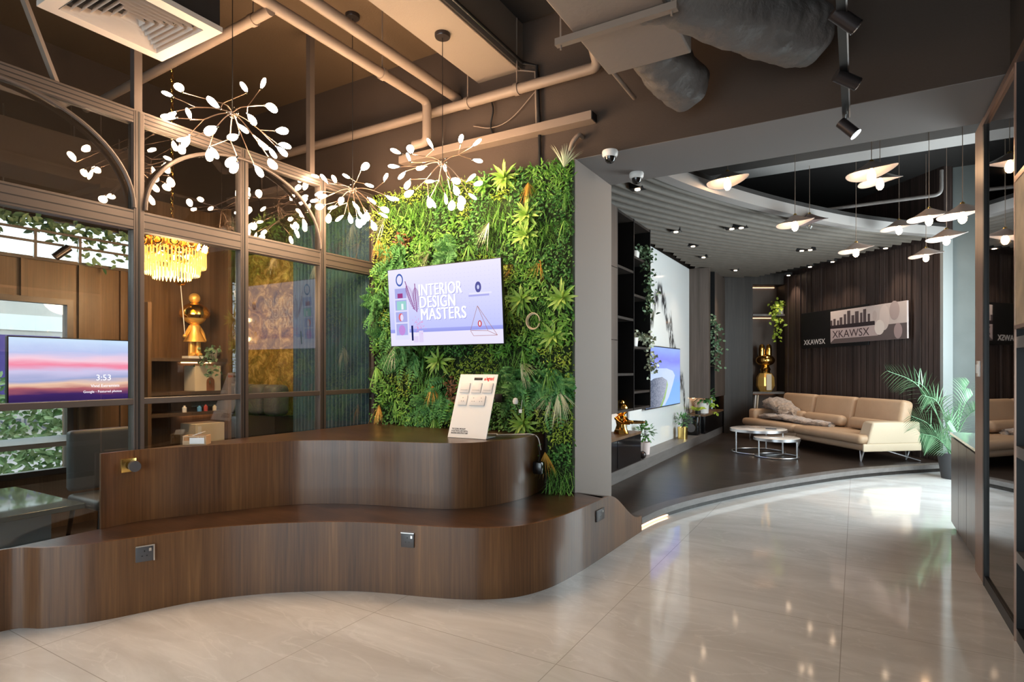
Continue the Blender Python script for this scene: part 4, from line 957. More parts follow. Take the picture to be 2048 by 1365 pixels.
MB().box(-2.72, -2.40, 11.05, 12.74, .251, .57).build('cabinet_body', 'blackgloss', l2, bevel=.003); MB().box(-2.72, -2.39, 11.05, 12.74, .572, .605).build('wooden_top', 'office_wood', l2)
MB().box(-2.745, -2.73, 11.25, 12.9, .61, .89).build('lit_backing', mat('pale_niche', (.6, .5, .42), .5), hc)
lsn = thing('led_strip', 'warm light strip under the hanging cabinet right of the marble', 'light strip', (-2.7, 12, .88)); MB().box(-2.69, -2.67, 11.3, 12.9, .885, .898).build('light_strip', 'led', lsn)
lsn = thing('led_strip', 'warm light strip under the tall shelf cabinet', 'light strip', (-2.7, 6.3, .91)); MB().box(-2.69, -2.67, 5.8, 7.6, .915, .928).build('light_strip', 'led', lsn)
# lounge television
lt = thing('lounge_television', 'large flat television with a coastline picture on the marble wall', 'television', (-2.66, 9.33, .84))
MB().box(-2.68, -2.655, 8.37, 10.29, .84, 1.80).build('casing', 'screenframe', lt, bevel=.003); MB().box(-2.72, -2.68, 9.0, 9.7, 1.1, 1.5).build('wall_bracket', 'black', lt)
ls_ = MB().box(-2.655, -2.653, 8.385, 10.275, .855, 1.785).build('screen', ramp_screen('coast_screen', 2, [(0, (.25, .45, .85)), (.35, (.22, .42, .92)), (.62, (.30, .38, .88)), (.8, (.24, .26, .80)), (1, (.30, .42, .85))], .66, .25, (1, 2, 5)), lt)
def coast(nm, pts, x, c1, c2, sc=30):
    mb = MB(); mb.add([(x, 8.385+a*1.89, .855+b*.93) for a, b in pts], [tuple(range(len(pts)))]); mb.build(nm, ramp_screen(nm+'_picture', 1, [(0, c1), (1, c2)], .6, 1.2, (1, sc, sc)), ls_, smooth=False)
cp_ = [(0, 0), (.40, 0), (.50, .12), (.60, .32), (.66, .48), (.60, .56), (.45, .60), (.2, .60), (0, .55)]
coast('pale_shallows', [(a*1.25, min(b*1.06+.01, .66)) if a else (a, b*1.08) for a, b in cp_], -2.6524, (.50, .62, .85), (.62, .72, .90), 3)
coast('wooded_coast', [(0, 0), (.36, 0), (.46, .14), (.55, .32), (.57, .44), (.42, .50), (.2, .48), (0, .40)], -2.6520, (.05, .07, .12), (.42, .45, .55), 26)
coast('green_shore', [(.36, 0), (.42, 0), (.52, .14), (.60, .36), (.57, .44), (.55, .32), (.46, .14)], -2.6517, (.25, .42, .16), (.45, .60, .30), 14)

# things on the left ledge and cabinets
def pot(name, lab, c, r, h, m, taper=.8):
    t_ = thing(name, lab, 'potted plant', c); MB().lathe([(0, 0), (r*taper, 0), (r, h), (r*.88, h), (r*.85, h*.9), (0, h*.88)], c, 20).build('pot', m, t_); return t_
def bushy(t_, c, R, n, key, L=.05, W=.03, seed=1, nm='foliage'):
    rr = random.Random(seed); mb = MB(); st = MB()
    for i in range(n):
        d = Vector((rr.gauss(0, 1), rr.gauss(0, 1), rr.gauss(.2, .9))).normalized(); p = Vector(c)+d*R*rr.uniform(.4, 1); mb.leaf(p, d+Vector((0, 0, .2)), (d.x, d.y, 1), L*rr.uniform(.7, 1.2), W, .2)
    for i in range(6):
        d = Vector((rr.gauss(0, .5), rr.gauss(0, .5), 1)).normalized(); st.tube([Vector(c)-Vector((0, 0, R)), Vector(c)+d*R*.6], .003, 5)
    st.build('stem', 'darkwood', t_); mb.build(nm, LF[key], t_)
pinkpot = mat('pale_pink_ceramic', (.78, .66, .64), .35)
A = hx(1290, 905, -2.56); t_ = pot('potted_plant', 'leafy green plant in a pale pink pot on the ledge below the television', (-2.56, A.y, .25), .075, .17, pinkpot); bushy(t_, (-2.56, A.y, .55), .13, 110, 'box_leaf', .06, .04, 3)
A = hx(1364, 886, -2.58); t_ = pot('potted_plant', 'small round bush in a brass pot on the ledge by the marble', (-2.57, A.y, .25), .085, .20, 'brass', .95); bushy(t_, (-2.57, A.y, .56), .14, 150, 'green_leaf', .045, .03, 4)
A = hx(1400, 832, -2.52); t_ = pot('potted_plant', 'dark leafed plant in a white pot on the right low cabinet', (-2.52, 11.45, .606), .11, .19, 'pot_white', .9); bushy(t_, (-2.50, 11.45, .92), .17, 70, 'green_leaf', .10, .07, 5)
foliage_trail('trailing_foliage', t_, [(-2.45, 11.5, .85), (-2.38, 11.7, .75), (-2.36, 11.75, .6)], 16, .08, .055, 'yellow_leaf', .03, 4)
t_ = pot('potted_plant', 'bright yellow-green pothos in a black cup on the right low cabinet', (-2.55, 11.16, .606), .05, .06, 'black', .9)
mb = MB()
for a, e in ((-2.3, .9), (-1.2, .9), (-.3, .6), (.8, .8), (2.2, .7), (3.0, .5)): mb.leaf((-2.55, 11.16, .66), (math.cos(a), math.sin(a), e), (0, -.4, 1), .18, .10, .3)
mb.build('foliage', LF['yellow_leaf'], t_)
spk = thing('loudspeaker', 'glossy black loudspeaker standing on the ledge beside the brass pot', 'speaker', (-2.55, 10.88, .25))
MB().rbox(-2.70, -2.44, 10.72, 10.98, .251, .60, .03, 3).build('speaker_case', 'blackgloss', spk); MB().tube([(-2.57, 10.72, .38), (-2.57, 10.708, .38)], .075, 24).build('cone', 'greyplastic', spk)
MB().box(-2.438, -2.434, 10.80, 10.812, .33, .5).build('chrome_strip', 'chrome', spk)
A = hx(1283, 908, -2.52); MB().sphere((-2.46, A.y-.15, .25+.052), .052, 18, 12).build('glossy_ball', 'spotbody', None, label='small dark glossy ball on the ledge beside the pink pot', cat='ball')
def figurine(name, lab, c, s, parent_m='gold'):
    t_ = thing(name, lab, 'figurine', c); c = Vector(c)
    return t_, c
# golden figure holding a tray
t_, c = figurine('gold_tray_figurine', 'gold figurine holding a round tray on the low cabinet', (-2.56, 7.06, .636), 1)
mb = MB(); mb.lathe([(0, 0), (.10, .0), (.085, .03), (.06, .10), (.075, .17), (.055, .22), (.03, .235), (.0, .24)], c, 20, 1, .8)
mb.sphere(c+Vector((0, 0, .31)), .095, 20, 14, (1, .9, .92)); mb.sphere(c+Vector((0, -.0, .385)), .05, 14, 10)
mb.tube(catmull([c+Vector((.06, -.02, .20)), c+Vector((.11, -.06, .16)), c+Vector((.16, -.03, .145))], 5), .024, 12); mb.tube(catmull([c+Vector((-.05, -.05, .19)), c+Vector((.04, -.12, .15)), c+Vector((.15, -.10, .145))], 5), .024, 12)
mb.tube([c+Vector((-.045, -.03, .02)), c+Vector((.05, -.12, .02))], .04, 12); mb.build('body', 'gold', t_)
MB().lathe([(0, 0), (.12, 0), (.14, .015), (.135, .02), (.115, .008), (0, .006)], c+Vector((.20, -.08, .145)), 28).build('tray', 'gold', t_)
MB().lathe([(0, 0), (.045, 0), (.05, .09), (.042, .09), (.04, .01), (0, .01)], (-2.52, 5.95, .636), 18).build('dark_cup', 'greyplastic', None, label='dark cup on the low cabinet beside the grey column', cat='cup')
t_, c = figurine('dark_figurine', 'dark glossy figurine at the column end of the low cabinet', (-2.60, 6.22, .636), 1)
MB().lathe([(0, 0), (.07, 0), (.05, .05), (.075, .12), (.04, .17), (.065, .21), (.045, .26), (0, .28)], c, 18).build('body', 'spotbody', t_)
# hanging plants of the shelves
t_ = pot('trailing_plant', 'long trailing leafy plant at the top of the black shelves before the marble', (-2.52, 7.45, 2.876), .07, .12, 'pot_white'); foliage_trail('trailing_foliage', t_, [(-2.5, 7.45, 3.02), (-2.38, 7.55, 2.95), (-2.36, 7.62, 2.6), (-2.40, 7.66, 2.2)], 200, .06, .035, 'trail_leaf', .045, 7)
t_ = pot('trailing_plant', 'variegated trailing plant on the middle black shelf beside the television', (-2.52, 7.40, 1.736), .07, .12, 'pot_white'); foliage_trail('trailing_foliage', t_, [(-2.5, 7.4, 1.9), (-2.38, 7.55, 1.85), (-2.36, 7.7, 1.6), (-2.38, 7.75, 1.38)], 130, .06, .04, 'variegated', .04, 8)
t_ = pot('potted_plant', 'small plant in a white pot on an upper black shelf', (-2.58, 7.22, 2.396), .045, .10, 'pot_white'); bushy(t_, (-2.56, 7.22, 2.56), .08, 50, 'trail_leaf', .05, .03, 6)
t_ = pot('trailing_plant', 'trailing plant hanging in the dark bay of the right hanging cabinet', (-2.50, 11.5, 2.316), .06, .1, 'pot_dark'); foliage_trail('trailing_foliage', t_, [(-2.45, 11.5, 2.42), (-2.32, 11.5, 2.3), (-2.30, 11.55, 1.9), (-2.31, 11.6, 1.5)], 170, .07, .045, 'trail_leaf', .055, 9)

# lit shelf nook facing the viewer, at the far left corner
nx = lambda r, f, z: Vector((CS*r-SN*f, SN*r+CS*f, z))
NM = Matrix(((CS, -SN, 0, 0), (SN, CS, 0, 0), (0, 0, 1, 0), (0, 0, 0, 1)))    # x right, y away from the viewer, rotated to the nook
def nb(x0, x1, y0, y1, z0, z1, mb=None): mb = mb or MB(); mb.X = NM; return mb.box(x0, x1, y0, y1, z0, z1)
NF = 12.2
struct('wall_nook', nb(4.42, 5.02, NF, NF+.7, 0, ZC, nb(5.72, 6.2, NF, NF+.7, 0, ZC, nb(5.0, 5.75, NF+.45, NF+.7, 0, ZC, nb(5.02, 5.72, NF, NF+.45, ZD-.12, ZC)))), 'darkwood')
nk = thing('nook_shelving', 'tall recessed shelf niche with warm lights behind the sofa end', 'shelving', nx(5.37, NF+.2, .11))
for z in (2.58, .955): nb(5.021, 5.719, NF-.01, NF+.449, z-.03, z+.012).build('shelf', 'steel' if False else 'nosing', nk)
for z in (ZD-.13, 2.545, .92): nb(5.08, 5.66, NF+.425, NF+.439, z-.006, z).build('light_strip', 'led', nk)
nb(5.021, 5.719, NF+.44, NF+.449, .11, ZD-.12).build('back_panel', mat('nook_back', (.10, .07, .055), .5), nk)
# plain gold sculpture on the nook shelf
c = nx(5.36, NF+.18, .968); sc_ = thing('gold_sculpture', 'tall gold sculpture with two rounded prongs on a faceted foot in the nook', 'sculpture', c)
MB().lathe([(0, 0), (.12, 0), (.185, .12), (.175, .30), (.12, .39), (0, .39)], c, 8).build('faceted_foot', 'goldsatin', sc_, smooth=False)
mb = MB(); mb.lathe([(0, .39), (.10, .39), (.09, .43), (.11, .47), (.08, .52), (.07, .55), (0, .56)], c, 20); mb.sphere(c+Vector((0, 0, .66)), .19, 24, 16, (1, .9, .68)); mb.build('body', 'gold', sc_)
for s_ in (-1, 1):
    q = c+Rv*(.075*s_); MB().tube([q+Vector((0, 0, z)) for z in (.72, .80, .90, .97, .995, 1.005)], [.058, .06, .06, .05, .03, .006], 18).build('prong', 'gold', sc_)
mb = MB(); mb.X = NM; cl = NM.inverted() @ c; mb.box(cl.x-.055, cl.x+.055, cl.y-.19, cl.y-.165, .968+.03, .968+.37); mb.build('pale_facet', 'cream', sc_, bevel=.01)
# magazines, trailing plant in the nook
c = nx(5.10, NF+.12, .11)
for i, (a, lab, m_) in enumerate(((0, 'white covered magazine standing in the bottom of the nook', 'white'), (.05, 'grey picture magazine leaning at the front of the nook bottom', 'cream'))):
    mb = MB(); mb.X = NM @ Matrix.Translation((5.06+a, NF+.1, .56)) @ Matrix.Rotation(.08, 4, 'Y'); mb.box(-.012, .012, -.1, .13, 0, .34); o = mb.build('magazine', m_, None, label=lab, cat='magazine', group='magazines in the nook')
nb(5.021, 5.719, NF, NF+.44, .53, .558).build('shelf', 'nosing', nk)
c = nx(5.66, NF+.12, 2.593); t_ = pot('trailing_plant', 'bright trailing plant in a white pot on the upper nook shelf', c, .07, .16, 'pot_white')
foliage_trail('foliage', t_, [nx(5.60, NF+.05, 2.82), nx(5.50, NF-.02, 2.72), nx(5.52, NF-.06, 2.45), nx(5.50, NF-.06, 2.1)], 130, .08, .05, 'yellow_leaf', .06, 12)

# sofa, modelled with +x to its right-hand end as seen, -y to the front
SA = math.atan2(WU.y, WU.x); fr = Vector((.05, 9.76, .11)); S0 = fr+WU*.04+WN*.03
sf = local('leather_sofa', 'long tan leather three-seat sofa in front of the slatted wall', 'sofa', (S0.x, S0.y, .11), SA)
L = 3.18
def sb(nm, x0, x1, y0, y1, z0, z1, r=.04, m='leather', par=None, mtx=None, n=4):
    mb = MB(); mb.X = mtx; mb.rbox(x0, x1, y0, y1, z0, z1, r, n); return mb.build(nm, m, par or sf, ang=80)
sb('base', -L, -L/2+.01, .06, .96, .15, .27, .05, 'leather'); sb('base', -L/2+.02, -.02, .06, .96, .15, .27, .05, 'leather')
sb('seat_cushion', -L, -L/2, 0, .72, .25, .385, .06); sb('seat_cushion', -L/2+.012, -.02, 0, .72, .25, .385, .06)
bkm = lambda x: Matrix.Translation((x, .68, .34)) @ Matrix.Rotation(-.20, 4, 'X')
bw_ = (L-.25)/3
for i in range(3):
    x = -L+.15+i*bw_; m_ = bkm(x); sb('back_cushion', .01, bw_-.01, 0, .20, 0, .56, .065, 'leather', None, m_)
    sb('lumbar_cushion', .03+(.12 if i == 2 else 0)-.05, bw_-.05, -.16, .0, .04, .22, .07, 'leather', None, m_)
sb('armrest', -L-.02, -L+.20, .16, .94, .25, .56, .05, 'leather'); 
# right arm: slanted front, window light painted into its paler leather
mb = MB(); V_ = [(-.28, .14, .25), (0, .10, .25), (0, .98, .25), (-.28, .98, .25), (-.22, .22, .57), (0, .20, .57), (0, .96, .57), (-.22, .96, .57)]
mb.add(V_, [(0, 3, 2, 1), (4, 5, 6, 7), (0, 1, 5, 4), (1, 2, 6, 5), (2, 3, 7, 6), (3, 0, 4, 7)]); mb.build('armrest', 'leather_lit', sf, bevel=.025, ang=60)
sb('end_panel', -.022, .004, .04, .98, .15, .262, .012, 'leather_lit')
for x, y in ((-.12, .12), (-.12, .86), (-L/2, .14), (-L+.15, .12), (-L+.15, .86)):
    MB().tube([(x-.04, y, .16), (x, y-.02, .0)], .011, 8).tube([(x+.04, y, .16), (x, y-.02, .0)], .011, 8).build('leg', 'steel', sf)
mb = MB().bar((-.18, .5, .155), (.03, .93, .012), .05, .012); mb.build('leg_blade', 'steel', sf)
# fur throw lying over the left arm and along the seat
def furry(path, widths, zs, seed, base):
    rr = random.Random(seed); P = catmull([(a, b, c__) for a, b, c__ in path], 8); n = len(P); vs = []; fs = []; S = 18
    for i, p in enumerate(P):
        t = (P[min(i+1, n-1)]-P[max(0, i-1)]).normalized(); sd = t.cross(Vector((0, 0, 1))).normalized(); wv = np.interp(i/(n-1), np.linspace(0, 1, len(widths)), widths)
        for j in range(S):
            a = 2*PI*j/S; rr_ = wv*(1+.15*math.sin(j*2+i*.7)+rr.uniform(-.07, .07)); vs.append(p+sd*math.cos(a)*rr_+Vector((0, 0, 1))*math.sin(a)*zs*(1+rr.uniform(-.25, .25))+t*rr.uniform(-.02, .02))
    for i in range(n-1):
        for j in range(S): fs.append((i*S+j, i*S+(j+1) % S, (i+1)*S+(j+1) % S, (i+1)*S+j))
    fs += [tuple(range(S)), tuple((n-1)*S+j for j in range(S-1, -1, -1))]
    return vs, fs
th_ = local('fur_throw', 'grey-brown fur throw draped over the left sofa arm and seat', 'throw', (S0.x, S0.y, .11), SA)
mb = MB(); vs, fs = furry([(-3.22, .70, .50), (-3.0, .58, .66), (-2.7, .52, .66), (-2.42, .50, .55), (-2.30, .42, .44)], [.1, .20, .22, .2, .1], .11, 2, 0); mb.add(vs, fs)
vs, fs = furry([(-3.0, .40, .42), (-2.6, .36, .45), (-2.2, .38, .45), (-1.8, .36, .43), (-1.45, .42, .42), (-1.2, .45, .41)], [.14, .2, .19, .16, .14, .06], .05, 3, 0); mb.add(vs, fs); mb.build('fur', 'fur', th_, ang=180)
# nesting coffee tables
def ctable(c, R, H, lab, seed):
    t_ = local('coffee_table', lab, 'coffee table', c, 0, 'nesting round coffee tables')
    MB().lathe([(0, H-.012), (R-.012, H-.012), (R-.008, H-.004), (R-.015, H), (0, H)], (0, 0, 0), 56).build('tabletop', mat('veined_top', (.70, .64, .58), .15, var=.35, vscale=5, coat=.3), t_)
    MB().lathe([(R-.012, H-.045), (R, H-.045), (R, H-.006), (R-.012, H-.006)], (0, 0, 0), 56).build('rim', 'steel', t_)
    rp = [(R*.92*math.cos(a), R*.92*math.sin(a), .012) for a in np.linspace(0, 2*PI, 57)]; MB().tube(rp, .012, 8, False).build('base_ring', 'steel', t_)
    for a in (-.35, -2.4, 1.4): x, y = R*.92*math.cos(a), R*.92*math.sin(a); MB().tube([(x, y, .015), (x, y, H-.03)], .011, 10).build('leg', 'steel', t_)
ctable((-1.36, 10.10, .11), .43, .385, 'larger and taller round coffee table with veined top', 1); ctable((-1.05, 9.72, .11), .33, .30, 'smaller and lower round coffee table tucked under the larger one', 2)
tq = Vector((-1.16, 10.02, .495)); rc = thing('remote_control', 'small dark remote lying on the edge of the larger coffee table', 'remote control', tq); MB().rbox(tq.x-.08, tq.x+.08, tq.y-.03, tq.y+.03, tq.z+.001, tq.z+.018, .005, 2).build('remote_body', 'greyplastic', rc)

# wall picture in two boards, hung a little askew
def wallp(px, py, off): return hp(px, py, W0+WN*off, WN)
def board(nm, lab, pxl, pxr, yt, yb, off, m, tl):
    pass
a = wallp(1602, 663, .07); b = wallp(1736, 649, .07); c = wallp(1661, 656, .11); d = wallp(1814, 639, .11)
up = Vector((0, 0, 1))
def tiltm(p, q, off):
    x = (q-p); ln = x.length; x.normalize(); y = (up-x*up.dot(x)).normalized(); return frame_m(p, x, y), ln
Mb, Lb = tiltm(a, b, 0); bh = 70/FPX*((-SN*a.x+CS*a.y))
wa = thing('wall_artwork', 'two-layer black and photo artwork with lettering over the sofa', 'wall art', (a+b)/2-Vector((0, 0, bh/2)))
mb = MB(); mb.X = Mb; mb.box(0, Lb, -bh/2, bh/2, -.03, 0); mb.build('black_board', 'black', wa, bevel=.003)
text_mesh('lettering', 'XKAWSX', bh*.20, Mb @ Matrix.Translation((.05*Lb, -bh*.40, .001)), mat('pale_letters', (.7, .68, .68), .5), wa, .0008, 1.05, .001, fit=.35*Lb, label='white lettering XKAWSX')
Mp, Lp = tiltm(c, d, 0); ph = 64/FPX*((-SN*c.x+CS*c.y))
mb = MB(); mb.X = Mp; mb.box(0, Lp, -ph/2, ph/2, -.03, 0); pb = mb.build('photo_board', mat('photo_sky', (.62, .54, .52), .35), wa, bevel=.003)
def art(nm, mbf, col, z):
    mb = MB(); mb.X = Mp; mbf(mb, z); mb.build(nm, mat(nm+'_print', col, .4), pb, smooth=False)
U = lambda u: u*Lp
Vv = lambda v: (v-.5)*ph
art('pictured_water', lambda m, z: m.box(U(0), U(1), Vv(0), Vv(.42), 0, z), (.13, .10, .10), .0008)
art('pictured_trees', lambda m, z: m.box(U(0), U(.62), Vv(.44), Vv(.56), 0, z), (.035, .025, .03), .001)
def sky_(m, z):
    for x, w_, h in ((.0, .03, .72), (.045, .035, .76), (.10, .03, .70), (.14, .04, .78), (.20, .035, .86), (.25, .045, .95), (.31, .04, .80), (.36, .05, .90), (.43, .03, .84), (.47, .04, .93), (.53, .03, .78)): m.box(U(x), U(x+w_), Vv(.54), Vv(h), 0, z)
art('pictured_skyline', sky_, (.10, .075, .08), .0009)
art('pale_banner', lambda m, z: m.add([(U(.0), Vv(.03), z), (U(.06), Vv(.14), z), (U(.66), Vv(.14), z), (U(.66), Vv(.42), z), (U(0), Vv(.46), z)], [(0, 1, 2, 3, 4)]), (.52, .42, .42), .0014)
text_mesh('banner_lettering', 'XKAWSX', ph*.32, Mp @ Matrix.Translation((U(.03), Vv(.17), .0018)), mat('dark_letters', (.05, .03, .035), .5), pb, .0004, 1.05, 0, fit=.52*Lp, label='dark lettering XKAWSX')
def ell(cx, cy, rx, ry):
    def f(m, z):
        m.add([(U(cx)+rx*math.cos(2*PI*k/26), Vv(cy)+ry*math.sin(2*PI*k/26), z) for k in range(26)], [tuple(range(26))])
    return f
R0 = ph/2
for (cx, cy, rx, ry, col, z) in ((.62, .70, .16, .30, (.55, .46, .44), .002), (.86, .78, .34, .52, (.46, .37, .36), .0022), (.74, .62, .36, .70, (.70, .60, .57), .0026), (.68, .36, .36, .42, (.80, .72, .68), .0032), (.9, .22, .28, .42, (.40, .30, .30), .0024)):
    art('rounded_shape', ell(cx, cy, rx*R0, ry*R0), col, z)

# pendants: thin wavy white shades on brass holders
pend = [(1455, 366, 6.0, 'leftmost pendant lamp, nearest the start of the curved ceiling'), (1590, 450, 6.9, 'pendant lamp hanging in front of the unlit one'), (1743, 349, 5.3, 'highest and largest pendant lamp, in the middle'),
        (1760, 366, 6.2, 'pendant lamp just behind and below the highest one'), (1798, 458, 7.5, 'small far pendant lamp near the curved fascia'), (1858, 438, 6.4, 'pendant lamp left of the rightmost one'),
        (1925, 432, 5.6, 'rightmost pendant lamp beside the copper pillar'), (1712, 503, 7.6, 'low pendant lamp hanging alone over the sofa middle'), (1893, 478, 6.9, 'pendant lamp below the two at the right'), (1852, 513, 8.0, 'lowest pendant lamp above the right end of the sofa')]
def shade_mesh():
    vs = []; fs = []; S = 40; Rn = 8
    for i in range(Rn+1):
        u = i/Rn
        for k in range(S):
            a = 2*PI*k/S; r = .03+.175*u; z = .09*(1-u)**1.2+.016*math.cos(2*a)*u*u+.02+.030*math.cos(a)*u; vs.append((r*math.cos(a), r*math.sin(a), z))
    for i in range(Rn):
        for k in range(S): fs.append((i*S+k, i*S+(k+1) % S, (i+1)*S+(k+1) % S, (i+1)*S+k))
    n = len(vs); vs += [(x, y, z-.004) for x, y, z in vs]; fs += [tuple(n+i for i in reversed(f)) for f in fs]
    for k in range(S): j = (k+1) % S; fs.append((Rn*S+k, Rn*S+j, n+Rn*S+j, n+Rn*S+k))
    return vs, fs
SHV = shade_mesh()
def pendant(px, py, f, lab, lit=True):
    b_ = hf(px, py, f); t_ = local('pendant_lamp', lab, 'pendant lamp', b_, R_.uniform(-.4, .4)+YAW+(.0 if lit else .6), 'wavy glass pendant lamps over the lounge')
    MB().add(*SHV).build('shade', 'shade' if lit else mat('dark_glass_shade', (.16, .12, .12), .25), t_, ang=70)
    MB().lathe([(0, .05), (.020, .05), (.022, .075), (.017, .08), (.022, .10), (.018, .125), (.007, .135), (0, .135)], (0, 0, 0), 14).build('lamp_holder', 'brass', t_)
    MB().lathe([(0, -.075), (.016, -.072), (.032, -.05), (.037, -.022), (.030, .012), (.014, .04), (.012, .055), (0, .055)], (0, 0, 0), 14).build('bulb', 'filament' if lit else 'clear', t_)
    MB().tube([(0, 0, .13), (0, 0, ZC-b_.z)], .0035, 6).build('cord', 'pipe', t_)
for p in pend: pendant(*p)
pendant(1619, 447, 7.2, 'unlit dark pendant lamp behind its lit neighbour', False)

# recessed downlights among the ceiling battens
dl = [(1275, 379, 1, 'recessed downlight just under the second dome camera'), (1352, 464, 1, 'recessed downlight above the marble, nearest the viewer'), (1386, 493, 1, 'recessed downlight above the marble, second from the viewer'), (1407, 515, 1, 'recessed downlight above the marble, third from the viewer'),
      (1473, 457, 2, 'twin recessed downlight left of the leftmost hanging pair'), (1612, 501, 2, 'twin recessed downlight beyond the unlit pendant'), (1665, 524, 1, 'recessed downlight near the top of the slatted wall'), (1771, 497, 1, 'recessed downlight close to the curved fascia'),
      (1471, 541, 1, 'recessed downlight far back by the hanging cabinet'), (1577, 551, 1, 'recessed downlight before the lit nook'), (1620, 534, 1, 'recessed downlight above the left end of the artwork')]
for px, py, n_, lab in dl:
    c = hz(px, py, ZD-.002); t_ = thing('downlight', lab, 'downlight', c, 'recessed downlights in the slat ceiling')
    MB().box(c.x-.07*n_, c.x+.07*n_, c.y-.055, c.y+.055, c.z, c.z+.05).build('housing', 'black', t_)
    for k in range(n_):
        x = c.x+(k-(n_-1)/2)*.12; MB().lathe([(0, 0), (.028, 0), (.028, .006), (0, .006)], (x, c.y, c.z-.007), 16).build('lens', 'spotlit', t_)
        l = bpy.data.lights.new('downlight_beam', 'SPOT'); l.energy = 22/n_; l.color = (1, .78, .58); l.spot_size = 1.5; l.spot_blend = .8; l.shadow_soft_size = .03
        o = bpy.data.objects.new('downlight_beam', l); C.objects.link(o); o.location = (x, c.y, c.z-.02); o.parent = None
# pipe in the lounge void
pipe('void_pipe', [Vector((-1.0, 8.9, 3.58))]+bend((0, 8.9, 3.58), (.90, 8.9, 3.60), (.90, 8.9, 3.9), .08)+[Vector((.90, 8.9, 3.9))], .022, 'thin grey pipe crossing the dark void above the lounge pendants', 'nosing')

# ================================================================== RIGHT SIDE
pl_ = struct('pillar', MB().box(.735, 1.25, 5.0, 5.32, 0, 3.148), 'pillarwood')
sw = thing('light_switch', 'white light switch on the wooden pillar at the right', 'light switch', (.73, 5.14, 1.40))
MB().rbox(.722, .734, 5.10, 5.18, 1.395, 1.505, .003, 2).build('switch_plate', 'white', sw); MB().rbox(.715, .723, 5.12, 5.16, 1.42, 1.48, .002, 2).build('rocker', 'white', sw)
ca = thing('side_cabinet', 'waist-high grey-brown cabinet with a pale glass top beyond the pillar', 'cabinet', (1.0, 6, 0))
for y0, y1 in ((5.33, 5.76), (5.77, 6.19), (6.20, 6.62)): MB().box(.742, .76, y0, y1, .06, .83).build('door', 'cabinet', ca, bevel=.002)
MB().box(.762, 1.25, 5.33, 6.62, .06, .845).build('carcass', 'cabinet', ca); MB().box(.78, 1.25, 5.33, 6.62, 0, .06).build('plinth', 'black', ca)
MB().box(.735, 1.26, 5.325, 6.64, .852, .872).build('glass_top', mat('pale_glass_top', (.45, .60, .56), .06, coat=.5), ca)
gc = thing('mirror_cabinet', 'tall black framed display cabinet with tinted mirror doors on the right', 'cabinet', (.98, 4, 0))
MB().box(.77, 1.25, 2.2, 4.99, 0, 3.115).build('carcass', 'black', gc)
for y0, y1 in ((4.10, 4.97),):
    MB().box(.745, .768, y0, y1, .07, 3.08).build('mirror_door', 'mirror', gc)
for y in (4.065, 4.975): MB().box(.73, .77, y-.022, y+.018, 0, 3.10).build('door_stile', 'black', gc, bevel=.002)
MB().box(.728, .77, 2.2, 4.99, 3.08, 3.12).build('top_rail', 'copper', gc); MB().box(.732, .77, 2.2, 4.99, 0, .07).build('bottom_rail', 'black', gc)
MB().box(.724, .732, 4.04, 4.056, .0, 3.08).build('copper_edge', 'copper', gc)
MB().box(.726, .768, 2.2, 4.04, 1.68, 2.44).build('wood_panel', mat('pale_veneer', (.36, .29, .20), .4, var=.3, vscale=8), gc); MB().box(.722, .77, 2.2, 4.04, 2.44, 2.47).build('copper_edge', 'copper', gc); MB().box(.722, .77, 2.2, 4.04, 1.66, 1.68).build('copper_edge', 'copper', gc)
for z in (1.56, .98, .42): MB().box(.732, .77, 2.2, 4.04, z, z+.06).build('shelf_edge', 'pewter', gc)
# palm in a dark planter
PB = Vector((1.10, 9.62, 0)); pm = thing('potted_palm', 'tall pale green palm in a dark planter beside the window end', 'potted plant', PB)
MB().lathe([(0, 0), (.13, 0), (.18, .34), (.165, .34), (.15, .30), (0, .30)], PB, 24).build('pot', 'pot_dark', pm)
def frond(tip, h0, L, seed, base=PB):
    rr = random.Random(seed); b0 = base+Vector((rr.uniform(-.05, .05), rr.uniform(-.05, .05), .3)); tip = Vector(tip)
    mid = b0*.45+tip*.55+Vector((0, 0, h0)); P = catmull([b0, b0*.75+mid*.25+Vector((0, 0, h0*.2)), mid, tip], 10)
    st = MB().tube(P, .008, 6, r2=.003); o = st.build('frond_stem', LF['palm_leaf'], pm); mb = MB(); n = len(P)
    for i in range(int(n*.34), n):
        t = (P[min(i+1, n-1)]-P[i-1]).normalized(); u = (i-n*.34)/(n*.66); ll = L*math.sin(PI*(.18+.75*u))+.03
        sd = t.cross(Vector((.2, -1, .3))).normalized()
        for s_ in (-1, 1): mb.blade(P[i], sd*s_*.9+t*.9, ll, .019, .25, 4)
    mb.build('leaflets', LF['palm_leaf'], pm)
tips = [(hf(1775, 742, 7.6), .30), (hf(1815, 760, 7.9), .32), (hf(1845, 790, 7.5), .25), (hf(1868, 800, 8.2), .3), (hf(1822, 832, 7.7), .12), (hf(1842, 868, 7.4), .08), (hf(1918, 805, 7.5), .1), (hf(1945, 790, 7.8), .2), (hf(1960, 815, 7.2), .15), (hf(1938, 765, 8.0), .25), (hf(1895, 845, 6.9), .2)]
for i, (t_, h0) in enumerate(tips): frond(t_, h0, .30, i)

